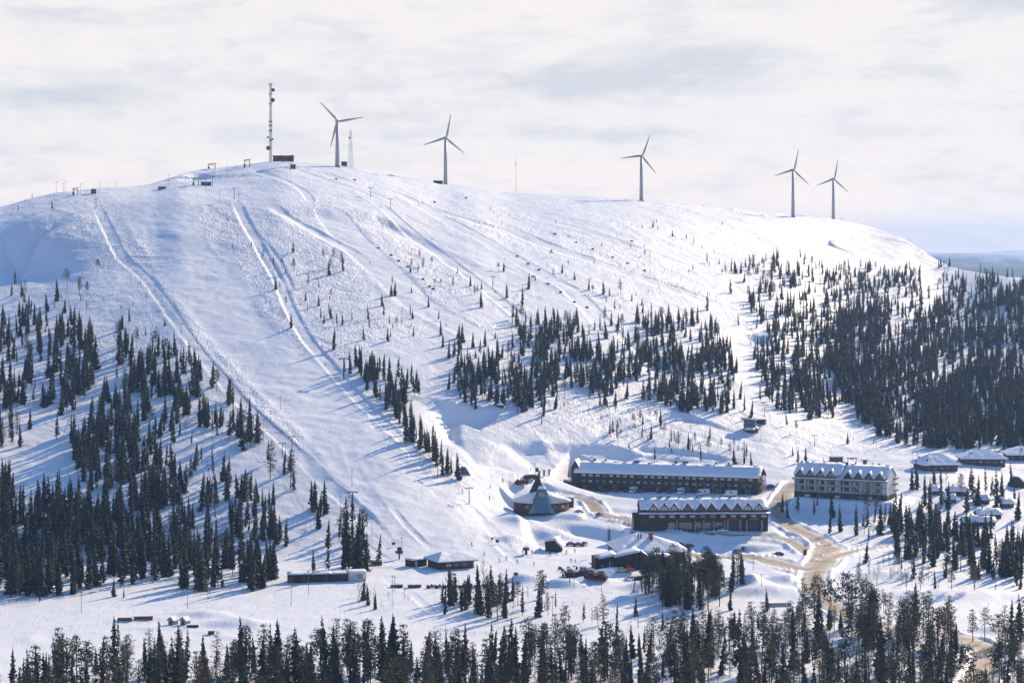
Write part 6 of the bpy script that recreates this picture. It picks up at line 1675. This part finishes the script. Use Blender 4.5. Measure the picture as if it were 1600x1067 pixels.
# buses / vans near the cone restaurant
for px, py, rz, c, lb in ((815, 757, .35, 'red', 'long dark red minibus above the glass cone restaurant'), (828, 749, .3, 'black', 'long black minibus just above the red minibus')):
    p = place(px, py); t = thing('minibus', lb, 'minibus', p, rz)
    MB().prism([(-3.2, .4), (-3.3, 1.1), (-2.6, 2.0), (2.8, 2.1), (3.1, 1.8), (3.1, .4)], 'y', -1.0, 1.0).build('body', M['redwall' if c == 'red' else 'car_'+c], t)
    for k in range(5): MB().box(-2.4+k*1.0, -1.04, 1.2, -1.6+k*1.0, -1.0, 1.8).build('window', M['glass'], t)
    for x in (-2.1, 2.0):
        for y in (-1.05, .85): MB().tube((x, y, .42), (x, y+.2, .42), .42, .42, 12).build('wheel', M['rubber'], t)
    MB().box(-2.4, -.9, 2.12, 2.7, .9, 2.22).build('roof_rack', M['darksteel'], t)
# snow groomers
def groomer(px, py, rz, c, lb):
    p = place(px, py); t = thing('snow_groomer', lb, 'snow groomer', p, rz)
    MB().prism([(-2.3, .9), (-2.2, 1.7), (-.8, 1.8), (2.2, 1.8), (2.4, .9)], 'y', -1.2, 1.2).build('body', M[c], t)
    cb = MB().prism([(-1.9, 1.75), (-1.6, 3.0), (-.2, 3.1), (.1, 1.8)], 'y', -1.0, 1.0).build('cab', M['glass'], t)
    MB().box(-1.7, -1.05, 3.05, -.1, 1.05, 3.2).build('cab_roof', M['blind'], cb)
    for y in (-2.1, 1.15):
        MB().prism([(-2.4, .5), (-1.9, 0), (1.9, 0), (2.4, .5), (2.0, 1.05), (-2.0, 1.05)], 'y', y, y+.95).build('track', M['rubber'], t)
    MB().prism([(-3.3, 0), (-3.0, .1), (-2.9, 1.2), (-3.2, 1.3)], 'y', -2.3, 2.3).build('blade', M[c], t)
    MB().box(2.5, -2.1, 0, 3.4, 2.1, .5).build('tiller', M['darksteel'], t)
groomer(926, 902, 1.2, 'redwall', 'dark red tracked snow groomer facing the camera, left of the pair')
groomer(940, 904, 1.35, 'darkwood', 'dark brown tracked snow groomer facing the camera, right of the pair')
groomer(914, 898, .6, 'darksteel', 'small dark groomer just left of the pair by the restaurant')
groomer(893, 901, .1, 'pad', 'dark groomer with low blade among the parked snowmobiles')
# snowmobiles
sm = thing('snowmobile', 'x', 'snowmobile', (0, 0, 0), 0)
MB().prism([(-1.3, .35), (-1.25, .75), (-.5, 1.0), (-.2, .7), (1.2, .72), (1.35, .35)], 'y', -.3, .3).build('body', M['pad'], sm)
MB().prism([(-.15, .72), (0, .95), (1.1, .9), (1.15, .72)], 'y', -.2, .2).build('seat', M['rubber'], sm)
MB().box(-.4, -.2, -.05, 1.4, .2, .33).build('track', M['rubber'], sm)
MB().hexa([(-.75, -.28, .9), (-.5, -.28, .95), (-.5, .28, .95), (-.75, .28, .9), (-.55, -.22, 1.35), (-.5, -.22, 1.35), (-.5, .22, 1.35), (-.55, .22, 1.35)]).build('windscreen', M['glass'], sm)
for y in (-.45, .3): MB().box(-1.5, y, 0, -.5, y+.15, .12).build('ski', M['darksteel'], sm)
SM = [(669+i*6.2, 919-(i % 2)*1.0, 'snowmobiles in the row below the lift cafe') for i in range(14)]+[(756+i*5.5, 917, 'snowmobiles in the row below the lift cafe') for i in range(4)]+[(780, 914, 'x'), (786, 916, 'x')]
SM += [(875+i*4.4, 890+(i % 3)*3.5, 'snowmobiles parked in the cluster by the groomers') for i in range(7)]+[(806, 899, 'y'), (1136, 0, 'z')]
cnt = {}
for k, (px, py, g_) in enumerate(SM):
    if py == 0: continue
    if g_ == 'x': g_ = 'snowmobiles in the row below the lift cafe'
    if g_ == 'y': g_ = 'lone snowmobile on the open base area'
    p = place(px, py); o = sm if k == 0 else copy_tree(sm, p)
    p.z += .12
    o.location = p; o.rotation_euler = (0, 0, 1.2+.3*math.sin(k*3)); o['group'] = g_
    cnt.setdefault(g_, []).append((px, o))
NUM = ['first', 'second', 'third', 'fourth', 'fifth', 'sixth', 'seventh', 'eighth', 'ninth', 'tenth', 'eleventh', 'twelfth', 'thirteenth', 'fourteenth', 'fifteenth', 'sixteenth', 'seventeenth', 'eighteenth', 'nineteenth', 'twentieth', 'last']
for g_, lst in cnt.items():
    lst.sort(key=lambda q: q[0])
    for j, (px, o) in enumerate(lst):
        o['label'] = 'dark lone snowmobile standing on open snow left of the small spruce' if len(lst) == 1 else '%s dark snowmobile from left among the %s' % (NUM[j], g_)

# ------------------------------------------------------------------ people
def skin_body():
    """one continuous figure from a skinned skeleton, standing with slightly bent knees"""
    J = [((0, 0, .95), .14), ((0, -.02, 1.15), .15), ((0, -.03, 1.38), .16), ((0, -.04, 1.52), .07), ((0, -.06, 1.66), .105), ((0, -.06, 1.75), .09),
         ((.10, 0, .9), .11), ((.12, -.08, .5), .075), ((.12, .02, .1), .055), ((.12, -.14, .04), .05),
         ((-.10, 0, .9), .11), ((-.12, -.08, .5), .075), ((-.12, .02, .1), .055), ((-.12, -.14, .04), .05),
         ((.2, -.02, 1.4), .075), ((.3, -.05, 1.13), .055), ((.30, -.28, 1.02), .045), ((.30, -.36, 1.02), .045),
         ((-.2, -.02, 1.4), .075), ((-.3, -.05, 1.13), .055), ((-.30, -.28, 1.02), .045), ((-.30, -.36, 1.02), .045)]
    E = [(0, 1), (1, 2), (2, 3), (3, 4), (4, 5), (0, 6), (6, 7), (7, 8), (8, 9), (0, 10), (10, 11), (11, 12), (12, 13), (2, 14), (14, 15), (15, 16), (16, 17), (2, 18), (18, 19), (19, 20), (20, 21)]
    me = bpy.data.meshes.new('person_skeleton'); me.from_pydata([j[0] for j in J], E, [])
    o = bpy.data.objects.new('person_skeleton', me); COL.objects.link(o)
    md = o.modifiers.new('s', 'SKIN')
    for i, sv in enumerate(me.skin_vertices[0].data): sv.radius = (J[i][1], J[i][1]*.85); sv.use_root = (i == 0)
    sb_ = o.modifiers.new('d', 'SUBSURF'); sb_.levels = 1; sb_.render_levels = 1
    dg = bpy.context.evaluated_depsgraph_get(); ev = o.evaluated_get(dg)
    r = bpy.data.meshes.new_from_object(ev); bpy.data.objects.remove(o)
    return r
base = skin_body()
def person_mesh(jk, tr_):
    me = base.copy(); me.materials.clear()
    for m_ in (M['cloth_'+jk], M['cloth_'+tr_], M['skin'], M['cloth_black']): me.materials.append(m_)
    for p_ in me.polygons:
        c = p_.center
        p_.material_index = 1 if c.z < .93 else 0 if c.z < 1.53 else 2 if (c.z < 1.70 and c.y < -.08) else 3
        if abs(c.x) > .25 and c.z < 1.06 and c.y < -.26: p_.material_index = 3
        p_.use_smooth = True
    return me
PMS = {}
ski_me = MB().box(-.16, -1.05, 0, -.07, .7, .03).box(.07, -1.05, 0, .16, .7, .03)
skis = [MB().box(-.165, -1.05, 0, -.075, .7, .035).add([(-.165, -1.05, 0), (-.075, -1.05, 0), (-.12, -1.2, .14)], [(0, 1, 2)]).mesh('ski', M['car_red']), MB().box(.075, -1.05, 0, .165, .7, .035).add([(.165, -1.05, 0), (.075, -1.05, 0), (.12, -1.2, .14)], [(0, 1, 2)]).mesh('ski', M['car_red'])]
poles = [MB().tube((-.31, -.36, 1.1), (-.38, .1, .05), .015, .01, 5).mesh('ski_pole', M['steel']), MB().tube((.31, -.36, 1.1), (.38, .1, .05), .015, .01, 5).mesh('ski_pole', M['steel'])]
def person(px, py, jk, tr_, rz, lb, ski=True, pole=True, g_=None):
    p = place(px, py)
    if (jk, tr_) not in PMS: PMS[(jk, tr_)] = person_mesh(jk, tr_)
    t = thing('person', lb, 'person', (p.x, p.y, p.z+.12), rz, g_)
    link('body', PMS[(jk, tr_)], t)
    if ski:
        for q in skis: link('ski', q, t)
    if pole:
        for q in poles: link('ski_pole', q, t)
PP = [(756,868,'navy','black',1.9,'skier in dark blue turning on the piste foot right of the lift cafe'),(737,853,'navy','navy',2.2,'skier in dark blue, upper left of the base area crossing the piste'),(780,879,'black','black',1.2,'skier in black, left of two standing above the wood'),(791,875,'black','navy',2.4,'skier in black and blue, right of two standing above the wood'),
 (808,880,'orange','black',.6,'skier in an orange jacket on the base area'),(817,866,'black','black',.2,'skier in black just left of the lift bottom station'),(831,866,'black','black',2.8,'skier in black just right of the lift bottom station'),(844,862,'teal','black',.4,'skier in teal standing alone right of the lift bottom station'),
 (857,868,'navy','black',1.5,'skier in navy, left of a pair in the lift queue'),(860,869,'black','black',2.5,'skier in black, right of a pair in the lift queue'),(869,867,'navy','navy',1.8,'skier in navy, alone right of the lift queue pair'),(885,866,'black','navy',2.2,'skier in black walking towards the parked cars'),(898,864,'black','black',2.8,'skier in black below the three parked cars'),
 (957,858,'black','black',1.4,'person in black beside the steel chimney tower, left one'),(971,858,'navy','black',2.2,'person in navy beside the snowy restaurant roof'),(892,879,'black','black',.4,'person in black above the snowmobile cluster, left one'),(899,880,'red','black',1.4,'person in a red jacket above the snowmobile cluster, right one'),
 (977,819,'black','black',1.0,'person in black on the shaded road, left of two'),(982,819,'navy','black',1.0,'person in navy on the shaded road, right of two'),(861,803,'black','navy',.2,'person in black right of the glass cone entrance'),(797,758,'black','black',.4,'skier in black standing left of the minibuses'),(786,754,'black','navy',1.0,'skier in black and blue at the snow edge left of the minibuses'),
 (765,781,'black','black',.3,'skier in black right of the lone lift tower'),(766,763,'navy','black',.8,'skier in navy high above the lone lift tower, right side'),(785,753,'red','black',2.0,'skier in red beside the upper fence left of the minibuses'),(722,770,'black','black',2.0,'skier in black just above the lone lift tower'),
 (508,571,'navy','black',2.2,'lone skier in navy on the piste left of the mid slope stand'),(242,455,'black','black',1.5,'skier in black beside the left lift track'),(834,884,'black','black',1.0,'person in black by the snow mounds below the lift queue'),(890,912,'navy','black',.7,'person in navy walking below the snowmobile cluster'),
 (942,767,'black','black',.7,'person in black, left of two by the cars at the long hotel'),(945,768,'black','navy',2.0,'person in black and blue, right of two by the cars at the long hotel'),(829,737,'black','black',.7,'person in black above the minibuses beside the slope sign')]
for q in PP:
    ped = q[5].startswith('person')
    person(q[0], q[1], q[2], q[3], q[4], q[5], ski=not ped, pole=not ped, g_='people around the base area')
# slope signs and boards
for px, py, w_, h_, m_, lb in ((839,740,1.6,1.9,'redwall','small dark red square board on posts above the minibuses'),(843,746,1.0,3.4,'greywall','grey banner left of three beside the road to the long hotel'),(850,745,1.0,3.4,'greywall','grey banner middle of three beside the road to the long hotel'),(858,744,1.0,3.4,'greywall','grey banner right of three beside the road to the long hotel'),
        (769,846,1.0,.8,'pad','small dark board at the top of the snow lane'),(777,851,1.3,1.2,'pad','small dark blue board right of its neighbour on the snow lane'),(615,854,1.4,.9,'pad','small dark board left of the drag lift bottom station'),(1258,871,1.4,2.2,'brownwood','small wooden information stand on the snow island at the junction'),(991,838,2.4,1.0,'chimneyblue','low steel frame on the shaded bank right of the snow block'),
        (809,757,.8,1.6,'darksteel','narrow dark sign beside the glass cone restaurant entrance'),(1420,700,1.3,.9,'pad','dark blue box at the edge of the right forest')):
    p = place(px, py); t = thing('sign_board', lb, 'sign', p, .1)
    MB().box(-w_/2, -.06, .9 if h_ < 2.5 else .3, w_/2, .06, .9+h_ if h_ < 2.5 else h_).build('board', M[m_], t)
    for x in (-w_*.35, w_*.35): MB().tube((x, .1, -.5), (x, .1, 1.6), .06, .06, 6).build('post', M['brownwood'], t)
# watch platform on legs by the pine clump
p = place(997, 925); t = thing('platform', 'small dark platform on tall thin legs left of the pine clump', 'platform', p, .1)
for x in (-1.5, 1.4):
    for y in (-1, 1): MB().tube((x*1.2, y, -1), (x*.7, y*.7, 4.2), .12, .1, 6).build('leg', M['darkwood'], t)
MB().box(-1.4, -1, 4.2, 1.4, 1, 5.5).build('cabin', M['darkwood'], t); MB().box(-1.6, -1.2, 5.5, 1.6, 1.2, 5.8).build('roof_snow', M['roofsnow'], t)
# netting fence on the frozen field and post rows
def fence(pts, lb, h=1.1, step=3.0):
    wl = world_line(pts); l = densify([q[:2] for q in wl], step)
    zs = [lookup_z(*q) for q in l]
    t = thing('fence', lb, 'fence', (l[0][0], l[0][1], zs[0]), 0)
    o0 = Vector((l[0][0], l[0][1], zs[0])); pm = MB().tube((0, 0, -.4), (0, 0, h), .05, .05, 5).mesh('post', M['brownwood'])
    w_ = MB(); pr = None
    for q, z in zip(l, zs):
        r_ = Vector((q[0], q[1], z))-o0; link('post', pm, t, r_)
        if pr is not None:
            for hh in (h*.5, h*.92): w_.tube(pr+Vector((0, 0, hh)), r_+Vector((0, 0, hh)), .03, None, 4, 0, False)
        pr = r_
    w_.build('rail', M['brownwood'], t)
fence([(678, 983), (712, 991), (760, 992), (840, 990), (900, 985)], 'thin wooden fence along the snowfield above the bottom trees')
fence([(880, 943), (925, 945)], 'short wooden fence left of the light pole below the groomers')
